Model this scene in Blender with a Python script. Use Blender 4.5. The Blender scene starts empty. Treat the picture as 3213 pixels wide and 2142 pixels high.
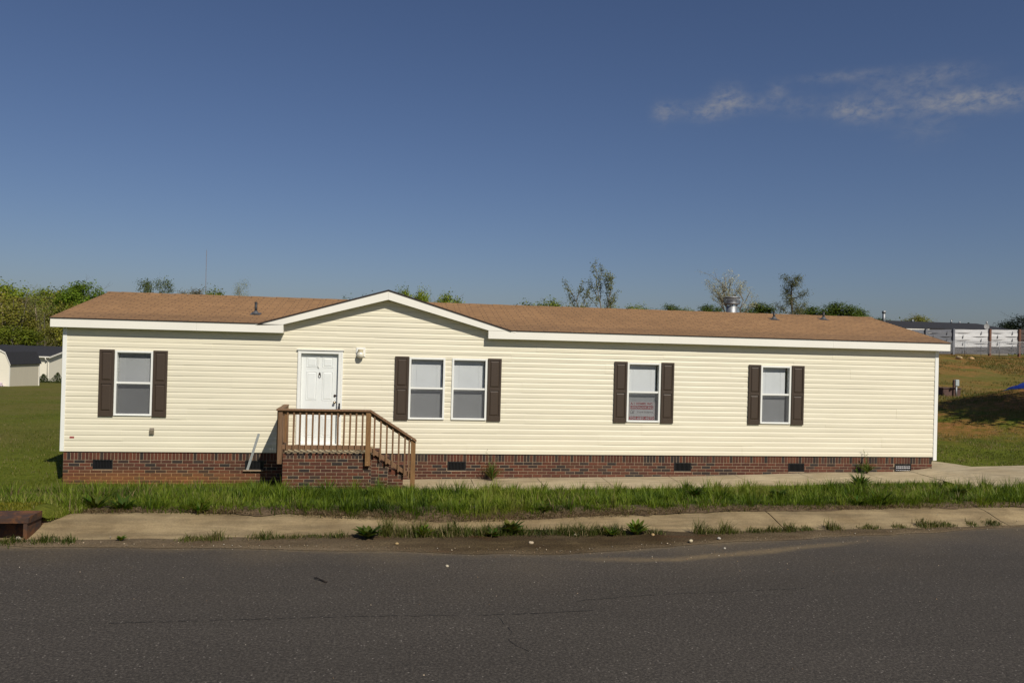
import bpy, math, random
import numpy as np
from mathutils import Vector, Matrix

# ------------------------------------------------------------------ camera, sky, sun, exposure
scene = bpy.context.scene
COL = scene.collection
RAD = math.radians
CAM = np.array([0.0, -17.763, 2.426])
YAW, PITCH, ROLL = RAD(8.18), RAD(0.345), RAD(1.491)
cy, sy, cp, sp, cr, sr = math.cos(YAW), math.sin(YAW), math.cos(PITCH), math.sin(PITCH), math.cos(ROLL), math.sin(ROLL)
Fv = np.array([sy * cp, cy * cp, sp]); Rv = np.array([cy, -sy, 0.0]); Uv = np.cross(Rv, Fv)
R2, U2 = Rv * cr + Uv * sr, -Rv * sr + Uv * cr
cam_d = bpy.data.cameras.new('camera')
cam_d.lens = 36.0 * 2500.0 / 3213.0
cam_d.sensor_width = 36.0
cam_d.clip_start, cam_d.clip_end = 0.1, 4000.0
cam = bpy.data.objects.new('camera', cam_d)
COL.objects.link(cam)
cam.matrix_world = Matrix(((R2[0], U2[0], -Fv[0], CAM[0]), (R2[1], U2[1], -Fv[1], CAM[1]), (R2[2], U2[2], -Fv[2], CAM[2]), (0, 0, 0, 1)))
scene.camera = cam

SUN_EL, SUN_AZ = RAD(41.0), RAD(22.5)            # azimuth to the right of straight behind the viewer of the facade
sun_dir = Vector((math.sin(SUN_AZ) * math.cos(SUN_EL), -math.cos(SUN_AZ) * math.cos(SUN_EL), math.sin(SUN_EL)))
sd = bpy.data.lights.new('sun', 'SUN')
sd.energy, sd.angle, sd.color = 4.3, RAD(0.53), (1.0, 0.94, 0.82)
sun = bpy.data.objects.new('sun', sd)
COL.objects.link(sun)
sun.rotation_euler = (-sun_dir).to_track_quat('-Z', 'Y').to_euler()

world = bpy.data.worlds.new('World')
scene.world = world
world.use_nodes = True
wn, wl = world.node_tree.nodes, world.node_tree.links
wn.clear()
w_out = wn.new('ShaderNodeOutputWorld')
w_bg = wn.new('ShaderNodeBackground')
w_sky = wn.new('ShaderNodeTexSky')
w_sky.sky_type = 'NISHITA'
w_sky.sun_disc = False
w_sky.sun_elevation = SUN_EL
w_sky.sun_rotation = math.pi - SUN_AZ
w_sky.altitude = 200.0
w_sky.air_density, w_sky.dust_density, w_sky.ozone_density = 1.0, 1.1, 2.2
w_bg.inputs['Strength'].default_value = 0.055
wl.new(w_bg.outputs[0], w_out.inputs[0])


def wmath(op, a, b=None, c=None):
    n = wn.new('ShaderNodeMath'); n.operation = op
    for i, v in enumerate((a, b, c)):
        if v is None: continue
        if isinstance(v, (int, float)): n.inputs[i].default_value = v
        else: wl.new(v, n.inputs[i])
    return n.outputs[0]


# thin real clouds: noise in sky direction, gathered in a few patches (azimuth, elevation, spreads in degrees)
CLOUDS = [(21.51, 16.33, 0.89, 0.42, 1.0), (23.0, 17.0, 0.8, 0.6, 1.1), (18.45, 16.32, 0.46, 0.48, .8), (19.36, 16.51, 0.68, 0.4, .45), (25.0, 16.6, 1.2, 0.4, .5),
          (26.24, 17.39, 0.48, 0.41, .5), (30.5, 15.9, 0.75, 0.46, .95), (32.29, 15.64, 1.1, 0.55, .75), (36.6, 15.8, 2.0, 0.42, .95), (39.5, 15.6, 2.2, 0.5, 1.0),
          (34.3, 17.0, 2.4, 0.65, .5), (30.3, 17.95, 1.9, 0.24, .5), (36.2, 17.57, 1.4, 0.3, .4), (35.3, 14.4, 1.2, 0.8, .3), (27.8, 16.3, 0.95, 0.5, .35)]
w_tc = wn.new('ShaderNodeTexCoord')
w_sep = wn.new('ShaderNodeSeparateXYZ')
wl.new(w_tc.outputs['Generated'], w_sep.inputs[0])
azi = wmath('MULTIPLY', wmath('ARCTAN2', w_sep.outputs[0], w_sep.outputs[1]), 180 / math.pi)
ele = wmath('MULTIPLY', wmath('ARCSINE', w_sep.outputs[2]), 180 / math.pi)
mask = None
for a, e, sa, se, k in CLOUDS:
    da = wmath('DIVIDE', wmath('SUBTRACT', azi, a), sa * 1.15)
    de = wmath('DIVIDE', wmath('SUBTRACT', ele, e), se * 1.15)
    g = wmath('MULTIPLY', wmath('EXPONENT', wmath('MULTIPLY', wmath('ADD', wmath('MULTIPLY', da, da), wmath('MULTIPLY', de, de)), -0.8)), k)
    mask = g if mask is None else wmath('ADD', mask, g)
w_cmb = wn.new('ShaderNodeCombineXYZ')
wl.new(wmath('MULTIPLY', azi, 0.80), w_cmb.inputs[0]); wl.new(wmath('MULTIPLY', ele, 1.30), w_cmb.inputs[1])
w_noise = wn.new('ShaderNodeTexNoise')
w_noise.inputs['Scale'].default_value = 1.5; w_noise.inputs['Detail'].default_value = 8.0; w_noise.inputs['Roughness'].default_value = 0.6
w_noise.inputs['Distortion'].default_value = 0.25
wl.new(w_cmb.outputs[0], w_noise.inputs['Vector'])
cl = wmath('MULTIPLY', mask, wmath('MULTIPLY', wmath('SUBTRACT', w_noise.outputs['Fac'], 0.30), 2.7))
cl.node.use_clamp = True
w_mix = wn.new('ShaderNodeMixRGB')
wl.new(wmath('MULTIPLY', cl, 0.66), w_mix.inputs[0])
w_grade = wn.new('ShaderNodeMixRGB'); w_grade.blend_type = 'MULTIPLY'; w_grade.inputs[0].default_value = 1.0
w_grade.inputs[2].default_value = (0.80, 0.84, 1.03, 1)
wl.new(w_sky.outputs[0], w_grade.inputs[1])
wl.new(w_grade.outputs[0], w_mix.inputs[1])
w_mix.inputs[2].default_value = (5.0, 5.0, 5.3, 1)
wl.new(w_mix.outputs[0], w_bg.inputs[0])

scene.view_settings.view_transform = 'Standard'
scene.view_settings.look = 'None'
scene.view_settings.exposure = 0.0
scene.view_settings.gamma = 1.0
scene.view_settings.use_curve_mapping = False
scene.cycles.max_bounces = 8
scene.cycles.transparent_max_bounces = 16

rng = np.random.default_rng(7)
random.seed(7)


# ------------------------------------------------------------------ mesh helpers
class MB:
    def __init__(s):
        s.v, s.f, s.m, s.c, s.sm, s.uv = [], [], [], [], [], []

    def face(s, pts, mi=0, col=(1, 1, 1), smooth=False, uv=None):
        n = len(s.v)
        s.v.extend([tuple(p) for p in pts])
        s.f.append(tuple(range(n, n + len(pts))))
        s.m.append(mi); s.c.append(col); s.sm.append(smooth); s.uv.append(uv)

    def mesh_faces(s, verts, faces, mi=0, col=(1, 1, 1), smooth=False):
        n = len(s.v)
        s.v.extend([tuple(p) for p in verts])
        for f in faces:
            s.f.append(tuple(i + n for i in f)); s.m.append(mi); s.c.append(col); s.sm.append(smooth); s.uv.append(None)

    def box(s, x0, x1, y0, y1, z0, z1, mi=0, col=(1, 1, 1), bev=0.0, skip=()):
        if bev > 0:
            b = min(bev, (x1 - x0) * .45, (y1 - y0) * .45, (z1 - z0) * .45)
            vs, idx = [], {}
            for i, (xa, xi) in enumerate(((x0, x0 + b), (x1, x1 - b))):
                for j, (ya, yi) in enumerate(((y0, y0 + b), (y1, y1 - b))):
                    for k, (za, zi) in enumerate(((z0, z0 + b), (z1, z1 - b))):
                        idx[i, j, k] = len(vs)
                        vs += [(xa, yi, zi), (xi, ya, zi), (xi, yi, za)]
            F = []
            g = lambda i, j, k, a: idx[i, j, k] + a
            F += [(g(0, 0, 0, 0), g(0, 0, 1, 0), g(0, 1, 1, 0), g(0, 1, 0, 0)), (g(1, 0, 0, 0), g(1, 1, 0, 0), g(1, 1, 1, 0), g(1, 0, 1, 0)),
                  (g(0, 0, 0, 1), g(1, 0, 0, 1), g(1, 0, 1, 1), g(0, 0, 1, 1)), (g(0, 1, 0, 1), g(0, 1, 1, 1), g(1, 1, 1, 1), g(1, 1, 0, 1)),
                  (g(0, 0, 0, 2), g(0, 1, 0, 2), g(1, 1, 0, 2), g(1, 0, 0, 2)), (g(0, 0, 1, 2), g(1, 0, 1, 2), g(1, 1, 1, 2), g(0, 1, 1, 2))]
            for j in (0, 1):
                for k in (0, 1):
                    F.append((g(0, j, k, 1), g(0, j, k, 2), g(1, j, k, 2), g(1, j, k, 1)))
            for i in (0, 1):
                for k in (0, 1):
                    F.append((g(i, 0, k, 0), g(i, 0, k, 2), g(i, 1, k, 2), g(i, 1, k, 0)))
                for j in (0, 1):
                    F.append((g(i, j, 0, 0), g(i, j, 0, 1), g(i, j, 1, 1), g(i, j, 1, 0)))
            for i in (0, 1):
                for j in (0, 1):
                    for k in (0, 1):
                        F.append((g(i, j, k, 0), g(i, j, k, 1), g(i, j, k, 2)))
            s.mesh_faces(vs, F, mi, col)
            return
        v = [(x0, y0, z0), (x1, y0, z0), (x1, y1, z0), (x0, y1, z0), (x0, y0, z1), (x1, y0, z1), (x1, y1, z1), (x0, y1, z1)]
        fs = {'b': (0, 3, 2, 1), 't': (4, 5, 6, 7), 'f': (0, 1, 5, 4), 'k': (2, 3, 7, 6), 'l': (3, 0, 4, 7), 'r': (1, 2, 6, 5)}
        s.mesh_faces(v, [q for k, q in fs.items() if k not in skip], mi, col)

    def prism(s, poly, axis, a, b, mi=0, col=(1, 1, 1)):
        """poly in the two other axes, extruded along axis ('x','y','z') from a to b"""
        def P(p, t):
            return {'x': (t, p[0], p[1]), 'y': (p[0], t, p[1]), 'z': (p[0], p[1], t)}[axis]
        n = len(poly)
        vs = [P(p, a) for p in poly] + [P(p, b) for p in poly]
        fs = [tuple(range(n)), tuple(range(2 * n - 1, n - 1, -1))] + [(i, i + n, (i + 1) % n + n, (i + 1) % n) for i in range(n)]
        s.mesh_faces(vs, fs, mi, col)

    def tube(s, pts, radii, n=8, mi=0, col=(1, 1, 1), smooth=True, cap=True):
        pts = [Vector(p) for p in pts]
        if not hasattr(radii, '__len__'): radii = [radii] * len(pts)
        vs, fs = [], []
        ref = Vector((0.31, 0.2, 0.9))
        for i, p in enumerate(pts):
            d = (pts[min(i + 1, len(pts) - 1)] - pts[max(i - 1, 0)]).normalized()
            u = d.cross(ref)
            if u.length < 1e-3: u = d.cross(Vector((1, 0, 0)))
            u.normalize(); w = d.cross(u)
            for k in range(n):
                a = 2 * math.pi * k / n
                vs.append(p + (u * math.cos(a) + w * math.sin(a)) * radii[i])
        for i in range(len(pts) - 1):
            for k in range(n):
                fs.append((i * n + k, i * n + (k + 1) % n, (i + 1) * n + (k + 1) % n, (i + 1) * n + k))
        if cap:
            fs.append(tuple(range(n - 1, -1, -1))); fs.append(tuple(range((len(pts) - 1) * n, len(pts) * n)))
        s.mesh_faces(vs, fs, mi, col, smooth)

    def lathe(s, prof, cx, cy_, n=24, mi=0, col=(1, 1, 1), smooth=True):
        vs, fs = [], []
        for r, z in prof:
            for k in range(n):
                a = 2 * math.pi * k / n
                vs.append((cx + r * math.cos(a), cy_ + r * math.sin(a), z))
        for i in range(len(prof) - 1):
            for k in range(n):
                fs.append((i * n + k, i * n + (k + 1) % n, (i + 1) * n + (k + 1) % n, (i + 1) * n + k))
        s.mesh_faces(vs, fs, mi, col, smooth)


def raw_mesh(name, V, Fidx, loops_per, mats, cols=None, smooth=None, fm=None):
    """V (n,3); Fidx flat loop vertex indices; loops_per per-face counts; cols per-vertex (n,3)"""
    me = bpy.data.meshes.new(name)
    V = np.asarray(V, dtype=np.float32)
    me.vertices.add(len(V)); me.vertices.foreach_set('co', V.ravel())
    Fidx = np.asarray(Fidx, dtype=np.int32); lp = np.asarray(loops_per, dtype=np.int32)
    me.loops.add(len(Fidx)); me.loops.foreach_set('vertex_index', Fidx)
    me.polygons.add(len(lp))
    st = np.zeros(len(lp), dtype=np.int32); st[1:] = np.cumsum(lp)[:-1]
    me.polygons.foreach_set('loop_start', st)
    if fm is not None: me.polygons.foreach_set('material_index', np.asarray(fm, dtype=np.int32))
    if smooth is not None: me.polygons.foreach_set('use_smooth', np.full(len(lp), bool(smooth)) if np.isscalar(smooth) else np.asarray(smooth, dtype=bool))
    me.update(calc_edges=True)
    for m in (mats if isinstance(mats, (list, tuple)) else [mats]): me.materials.append(m)
    if cols is not None:
        at = me.color_attributes.new('Col', 'FLOAT_COLOR', 'POINT')
        c4 = np.ones((len(V), 4), dtype=np.float32); c4[:, :3] = cols
        at.data.foreach_set('color', c4.ravel())
    return me


def add(name, data, parent=None):
    o = bpy.data.objects.new(name, data)
    COL.objects.link(o)
    if parent is not None: o.parent = parent
    return o


def wloc(o):
    p = Vector((0, 0, 0))
    while o is not None: p = p + o.location; o = o.parent
    return p


def build(name, mb, mats, parent=None, origin=None):
    """one mesh object; world coordinates in mb. A child sits at its parent's origin, a top-level mesh at `origin`."""
    off = wloc(parent) if parent is not None else Vector(origin or (0, 0, 0))
    V = np.array(mb.v, dtype=np.float64) - np.array(off)
    loops = [i for f in mb.f for i in f]; lp = [len(f) for f in mb.f]
    cols = np.ones((len(V), 3))
    for f, c in zip(mb.f, mb.c):
        for i in f: cols[i] = c
    me = raw_mesh(name, V, loops, lp, mats, cols, mb.sm, mb.m)
    if any(u is not None for u in mb.uv):
        uvl = me.uv_layers.new(name='UVMap')
        k = 0
        for f, u in zip(mb.f, mb.uv):
            for j in range(len(f)):
                if u is not None: uvl.data[k].uv = u[j]
                k += 1
    o = add(name, me, parent)
    if parent is None: o.location = off
    return o


def tag(o, label=None, cat=None, group=None, kind=None):
    if label: o['label'] = label
    if cat: o['category'] = cat
    if group: o['group'] = group
    if kind: o['kind'] = kind
    return o


def thing(name, loc, label, cat, group=None):
    o = add(name, None); o.location = loc; o.empty_display_size = 0.2
    return tag(o, label, cat, group)


# ------------------------------------------------------------------ materials
def new_mat(name):
    m = bpy.data.materials.new(name); m.use_nodes = True
    nt = m.node_tree
    return m, nt.nodes, nt.links, nt.nodes['Principled BSDF']


def noise_node(N, L, scale, detail=4, rough=.55, vec=None, dist=0.0):
    n = N.new('ShaderNodeTexNoise'); n.inputs['Scale'].default_value = scale
    n.inputs['Detail'].default_value = detail; n.inputs['Roughness'].default_value = rough; n.inputs['Distortion'].default_value = dist
    if vec is not None: L.new(vec, n.inputs['Vector'])
    return n.outputs['Fac']


def ramp(N, L, fac, stops):
    r = N.new('ShaderNodeValToRGB')
    e = r.color_ramp.elements
    while len(e) < len(stops): e.new(0.5)
    for el, (p, c) in zip(e, stops):
        el.position = p; el.color = (c[0], c[1], c[2], 1) if hasattr(c, '__len__') else (c, c, c, 1)
    L.new(fac, r.inputs[0])
    return r.outputs[0]


def mixc(N, L, fac, a, b, mode='MIX'):
    n = N.new('ShaderNodeMixRGB'); n.blend_type = mode
    for i, v in ((0, fac), (1, a), (2, b)):
        if isinstance(v, (int, float)): n.inputs[i].default_value = v
        elif isinstance(v, tuple): n.inputs[i].default_value = (v[0], v[1], v[2], 1)
        else: L.new(v, n.inputs[i])
    return n.outputs[0]


def mth(N, L, op, a, b=None, clamp=False):
    n = N.new('ShaderNodeMath'); n.operation = op; n.use_clamp = clamp
    for i, v in enumerate((a, b)):
        if v is None: continue
        if isinstance(v, (int, float)): n.inputs[i].default_value = v
        else: L.new(v, n.inputs[i])
    return n.outputs[0]


def attr(N, name='Col'):
    a = N.new('ShaderNodeAttribute'); a.attribute_name = name
    return a


def bump(N, L, P, h, strength=.3, dist=.01):
    b = N.new('ShaderNodeBump'); b.inputs['Strength'].default_value = strength; b.inputs['Distance'].default_value = dist
    L.new(h, b.inputs['Height']); L.new(b.outputs[0], P.inputs['Normal'])


def obj_vec(N, L, scale=(1, 1, 1), kind='Object'):
    t = N.new('ShaderNodeTexCoord'); m = N.new('ShaderNodeMapping')
    m.inputs['Scale'].default_value = scale
    L.new(t.outputs[kind], m.inputs[0])
    return m.outputs[0]


def geo_pos(N, L, scale=(1, 1, 1)):
    t = N.new('ShaderNodeNewGeometry'); m = N.new('ShaderNodeMapping')
    m.inputs['Scale'].default_value = scale
    L.new(t.outputs['Position'], m.inputs[0])
    return m.outputs[0]


def simple(name, col, rough=.6, var=.12, scale=6.0, metal=0.0, spec=None, stretch=(1, 1, 1), bmp=0.0, usecol=False):
    m, N, L, P = new_mat(name)
    v = geo_pos(N, L, stretch)
    n = noise_node(N, L, scale, 5, .6, v)
    lo = tuple(c * (1 - var) for c in col); hi = tuple(min(1, c * (1 + var)) for c in col)
    c = ramp(N, L, n, [(0.3, lo), (0.7, hi)])
    if usecol:
        c = mixc(N, L, 1.0, c, attr(N).outputs['Color'], 'MULTIPLY')
    L.new(c, P.inputs['Base Color'])
    P.inputs['Roughness'].default_value = rough
    P.inputs['Metallic'].default_value = metal
    if spec is not None: P.inputs['Specular IOR Level'].default_value = spec
    if bmp: bump(N, L, P, noise_node(N, L, scale * 6, 4, .6, v), bmp, .005)
    return m


M = {}
M['siding'] = simple('vinyl_siding', (.722, .668, .520), .42, .05, 1.2, stretch=(.5, 1, 3), usecol=True)
_n = M['siding'].node_tree; bump(_n.nodes, _n.links, _n.nodes['Principled BSDF'], noise_node(_n.nodes, _n.links, 1.6, 3, .5, geo_pos(_n.nodes, _n.links, (.35, 1, 1.6))), .5, .012)
M['white_trim'] = simple('white_trim', (.80, .77, .69), .45, .04, 1.0)
M['white_vinyl'] = simple('white_vinyl', (.78, .78, .74), .4, .03, 2.0)
M['door_white'] = simple('door_white', (.74, .76, .74), .4, .03, 2.0)
M['shutter'] = simple('brown_shutter', (.060, .042, .030), .38, .12, 30, stretch=(4, 4, 1), bmp=.08)
M['mortar'] = None
M['black'] = simple('black_plastic', (.012, .012, .014), .45, .2, 10)
M['grey_screen'] = None
M['galv'] = simple('galvanised_steel', (.30, .31, .32), .55, .25, 9, metal=.7)
M['alu'] = simple('aluminium', (.62, .64, .68), .3, .1, 8, metal=.6)
M['darkmetal'] = simple('dark_bronze', (.05, .035, .03), .35, .2, 10, metal=.6)
M['brass'] = simple('knob_metal', (.5, .42, .3), .25, .1, 10, metal=.9)
M['rubber'] = simple('black_pipe', (.02, .02, .022), .5, .2, 10)
M['lead'] = simple('grey_flashing', (.085, .085, .09), .5, .15, 8)
M['globe'] = simple('opal_glass', (.72, .68, .56), .12, .02, 4)
M['signwhite'] = simple('sign_white', (.86, .84, .86), .5, .03, 10)
M['signred'] = simple('sign_red', (.50, .008, .02), .5, .05, 10)
M['signgrey'] = simple('sign_grey_ink', (.16, .14, .15), .5, .05, 10)
M['redlabel'] = simple('red_label', (.30, .06, .06), .5, .1, 20)
M['outlet'] = simple('grey_outlet_cover', (.17, .14, .10), .45, .15, 20)
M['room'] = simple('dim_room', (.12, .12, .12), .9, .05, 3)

# weathered lumber
m, N, L, P = new_mat('treated_lumber')
v = geo_pos(N, L, (14, 14, 1.6))
g = noise_node(N, L, 3, 6, .65, v, .4)
c = ramp(N, L, g, [(.25, (.115, .060, .027)), (.5, (.190, .105, .050)), (.75, (.270, .162, .088))])
c = mixc(N, L, 1.0, c, attr(N).outputs['Color'], 'MULTIPLY')
L.new(c, P.inputs['Base Color']); P.inputs['Roughness'].default_value = .75
bump(N, L, P, g, .25, .004)
M['lumber'] = m

# bricks: every brick carries its own colour
m, N, L, P = new_mat('brick')
v = geo_pos(N, L)
n1 = noise_node(N, L, 45, 4, .6, v)
c = mixc(N, L, .35, attr(N).outputs['Color'], ramp(N, L, n1, [(.35, .25), (.65, 1.5)]), 'MULTIPLY')
st = noise_node(N, L, 1.3, 3, .5, v)
sepp = N.new('ShaderNodeSeparateXYZ'); L.new(v, sepp.inputs[0])
low = mth(N, L, 'MULTIPLY', mth(N, L, 'MULTIPLY', mth(N, L, 'SUBTRACT', -.34, sepp.outputs[2]), 5.0, True), mth(N, L, 'MULTIPLY', mth(N, L, 'SUBTRACT', -2.2, sepp.outputs[0]), 0.5, True))
stain = mth(N, L, 'MULTIPLY', low, ramp(N, L, st, [(.3, .3), (.6, .75)]))
c = mixc(N, L, mth(N, L, 'MULTIPLY', stain, .5), c, (.30, .13, .035))
L.new(c, P.inputs['Base Color']); P.inputs['Roughness'].default_value = .85
bump(N, L, P, n1, .3, .004)
M['brick'] = m
m, N, L, P = new_mat('mortar')
v = geo_pos(N, L)
n1 = noise_node(N, L, 60, 3, .6, v)
c = ramp(N, L, n1, [(.3, (.235, .170, .110)), (.7, (.35, .265, .18))])
sepp = N.new('ShaderNodeSeparateXYZ'); L.new(v, sepp.inputs[0])
low = mth(N, L, 'MULTIPLY', mth(N, L, 'MULTIPLY', mth(N, L, 'SUBTRACT', -.34, sepp.outputs[2]), 5.0, True), mth(N, L, 'MULTIPLY', mth(N, L, 'SUBTRACT', -2.2, sepp.outputs[0]), 0.5, True))
c = mixc(N, L, mth(N, L, 'MULTIPLY', low, .8), c, (.40, .20, .055))
L.new(c, P.inputs['Base Color']); P.inputs['Roughness'].default_value = .9
M['mortar'] = m

# shingles: UV in metres (along eave, up the slope)
m, N, L, P = new_mat('brown_shingles')
uvn = N.new('ShaderNodeUVMap'); uvn.uv_map = 'UVMap'
bt = N.new('ShaderNodeTexBrick')
bt.offset = .37; bt.offset_frequency = 2; bt.squash = 1
for k, vv in (('Scale', 1.0), ('Mortar Size', .010), ('Mortar Smooth', .3), ('Bias', 0.0), ('Brick Width', .305), ('Row Height', .14)): bt.inputs[k].default_value = vv
bt.inputs['Color1'].default_value = (.315, .178, .080, 1); bt.inputs['Color2'].default_value = (.265, .148, .067, 1); bt.inputs['Mortar'].default_value = (.120, .068, .038, 1)
L.new(uvn.outputs[0], bt.inputs['Vector'])
sm_ = N.new('ShaderNodeMapping'); sm_.inputs['Scale'].default_value = (3, 14, 1); L.new(uvn.outputs[0], sm_.inputs[0])
n2 = noise_node(N, L, 2.2, 5, .7, sm_.outputs[0])
n3 = noise_node(N, L, .35, 3, .5, uvn.outputs[0])
c = mixc(N, L, .55, bt.outputs['Color'], ramp(N, L, n2, [(.3, .62), (.7, 1.35)]), 'MULTIPLY')
c = mixc(N, L, .5, c, ramp(N, L, n3, [(.35, .8), (.65, 1.15)]), 'MULTIPLY')
L.new(c, P.inputs['Base Color']); P.inputs['Roughness'].default_value = .9
bump(N, L, P, mth(N, L, 'SUBTRACT', n2, bt.outputs['Fac']), .35, .006)
M['shingle'] = m
M['shingle_edge'] = simple('shingle_edge', (.035, .022, .018), .9, .2, 20)
M['dark_shingle'] = simple('charcoal_shingles', (.020, .020, .024), .9, .35, 5, stretch=(1, 1, 8))

# glass: mostly clear, reflecting at a slant
def glass_mat(name, tint, screen=0.0):
    m, N, L, P = new_mat(name)
    N.remove(P); out = [n for n in N if n.type == 'OUTPUT_MATERIAL'][0]
    tr = N.new('ShaderNodeBsdfTransparent'); tr.inputs[0].default_value = (*tint, 1)
    gl = N.new('ShaderNodeBsdfGlossy'); gl.inputs['Roughness'].default_value = .02
    lw = N.new('ShaderNodeLayerWeight'); lw.inputs[0].default_value = .5
    mx = N.new('ShaderNodeMixShader')
    L.new(mth(N, L, 'ADD', mth(N, L, 'MULTIPLY', mth(N, L, 'POWER', lw.outputs['Facing'], 4.0), .7), .05), mx.inputs[0]); L.new(tr.outputs[0], mx.inputs[1]); L.new(gl.outputs[0], mx.inputs[2])
    L.new(mx.outputs[0], out.inputs[0])
    return m
M['glass'] = glass_mat('window_glass', (.93, .95, .95))
m, N, L, P = new_mat('insect_screen')
N.remove(P); out = [n for n in N if n.type == 'OUTPUT_MATERIAL'][0]
tr = N.new('ShaderNodeBsdfTransparent'); df = N.new('ShaderNodeBsdfDiffuse'); df.inputs[0].default_value = (.10, .10, .105, 1)
mx = N.new('ShaderNodeMixShader'); mx.inputs[0].default_value = .50
L.new(tr.outputs[0], mx.inputs[1]); L.new(df.outputs[0], mx.inputs[2]); L.new(mx.outputs[0], out.inputs[0])
M['screen'] = m
M['blind'] = simple('white_blind', (.64, .64, .655), .5, .03, 3)

# concrete
def concrete(name, base, dark, scale=2.0):
    m, N, L, P = new_mat(name)
    v = geo_pos(N, L)
    a = noise_node(N, L, scale, 6, .6, v); b = noise_node(N, L, 70, 3, .6, v)
    vs = geo_pos(N, L, (1, 6, 6)); s_ = noise_node(N, L, 1.7, 5, .6, vs, .6)
    c = ramp(N, L, a, [(.36, dark), (.62, base)])
    c = mixc(N, L, .75, c, ramp(N, L, s_, [(.36, .66), (.6, 1.12)]), 'MULTIPLY')
    c = mixc(N, L, .6, c, ramp(N, L, b, [(.3, .7), (.7, 1.2)]), 'MULTIPLY')
    L.new(c, P.inputs['Base Color']); P.inputs['Roughness'].default_value = .9
    bump(N, L, P, b, .25, .004)
    return m
M['kerb'] = concrete('kerb_concrete', (.315, .235, .125), (.205, .145, .070))
M['walk'] = concrete('walk_concrete', (.43, .35, .225), (.35, .275, .165), 1.2)

# asphalt with wind-blown sand near the edge (Col.r = sand)
m, N, L, P = new_mat('asphalt')
v = geo_pos(N, L)
vor = N.new('ShaderNodeTexVoronoi'); vor.inputs['Scale'].default_value = 60; L.new(v, vor.inputs['Vector'])
agg = noise_node(N, L, 62, 4, .8, v)
big = noise_node(N, L, .9, 5, .6, geo_pos(N, L, (.35, 1.5, 1)))
sepc = N.new('ShaderNodeSeparateColor'); L.new(vor.outputs['Color'], sepc.inputs[0])
spk = mth(N, L, 'MULTIPLY', ramp(N, L, sepc.outputs[0], [(.93, 0.0), (.96, 1.0)]), ramp(N, L, vor.outputs['Distance'], [(.18, 1.0), (.36, 0.0)]))
c = ramp(N, L, agg, [(.3, (.020, .017, .015)), (.5, (.048, .041, .034)), (.72, (.122, .106, .088))])
c = mixc(N, L, .5, c, ramp(N, L, big, [(.32, .74), (.68, 1.24)]), 'MULTIPLY')
c = mixc(N, L, spk, c, (.21, .185, .16))
sandm = attr(N)
sepa = N.new('ShaderNodeSeparateColor'); L.new(sandm.outputs['Color'], sepa.inputs[0])
sn = noise_node(N, L, 38, 5, .75, v)
sf = mth(N, L, 'MULTIPLY', sepa.outputs[0], ramp(N, L, sn, [(.3, .35), (.6, 1.0)]), True)
c = mixc(N, L, sf, c, (.20, .145, .078))
L.new(c, P.inputs['Base Color']); P.inputs['Roughness'].default_value = .88
P.inputs['Specular IOR Level'].default_value = .3
bump(N, L, P, agg, .5, .006)
M['asphalt'] = m
M['crack'] = simple('crack_dark_tar', (.012, .011, .010), .9, .2, 20)  # thin ribbons of dark tar along the road cracks

# dirt along the gutter
m, N, L, P = new_mat('gutter_dirt')
v = geo_pos(N, L)
a = noise_node(N, L, 3.2, 6, .65, geo_pos(N, L, (.7, 1.8, 1))); b = noise_node(N, L, 60, 4, .7, v)
c = ramp(N, L, a, [(.28, (.075, .034, .012)), (.42, (.046, .029, .012)), (.58, (.066, .044, .018)), (.72, (.118, .083, .038))])
sx3 = N.new('ShaderNodeSeparateColor'); L.new(attr(N).outputs['Color'], sx3.inputs[0])
c = mixc(N, L, mth(N, L, 'MULTIPLY', sx3.outputs[0], ramp(N, L, a, [(.3, .6), (.6, 1.0)])), c, (.175, .130, .080))
c = mixc(N, L, .7, c, ramp(N, L, b, [(.3, .45), (.7, 1.5)]), 'MULTIPLY')
L.new(c, P.inputs['Base Color']); P.inputs['Roughness'].default_value = .95; P.inputs['Specular IOR Level'].default_value = .15
bump(N, L, P, b, .9, .015)
M['dirt'] = m
m, N, L, P = new_mat('thatch')
v = geo_pos(N, L, (3, 10, 3))
a = noise_node(N, L, 6, 6, .7, v, .8)
c = ramp(N, L, a, [(.3, (.045, .027, .012)), (.5, (.105, .066, .032)), (.7, (.20, .145, .078))])
L.new(c, P.inputs['Base Color']); P.inputs['Roughness'].default_value = .95
bump(N, L, P, a, .8, .02)
M['thatch'] = m

# ground: Col.r bare red dirt, Col.g dry/brown, Col.b dark soil under tall grass
m, N, L, P = new_mat('grassy_ground')
v = geo_pos(N, L)
n_f = noise_node(N, L, 9, 6, .7, v); n_m = noise_node(N, L, .55, 5, .6, v); n_d = noise_node(N, L, .38, 7, .72, v, .5)
n_t = noise_node(N, L, 2.6, 5, .7, v)
gr = ramp(N, L, n_f, [(.25, (.050, .064, .006)), (.5, (.096, .116, .011)), (.75, (.150, .156, .022))])
gr = mixc(N, L, .6, gr, ramp(N, L, n_m, [(.35, .75), (.65, 1.25)]), 'MULTIPLY')
br = ramp(N, L, n_f, [(.25, (.090, .078, .018)), (.75, (.185, .150, .050))])
sepg = N.new('ShaderNodeSeparateColor'); L.new(attr(N).outputs['Color'], sepg.inputs[0])
brf = mth(N, L, 'MULTIPLY', sepg.outputs[1], ramp(N, L, n_m, [(.3, .25), (.65, 1.0)]), True)
c = mixc(N, L, brf, gr, br)
rd = ramp(N, L, n_t, [(.3, (.20, .080, .022)), (.7, (.34, .165, .060))])
rdf = mth(N, L, 'MULTIPLY', sepg.outputs[0], ramp(N, L, n_d, [(.40, 0.0), (.55, 1.0)]), True)
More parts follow.
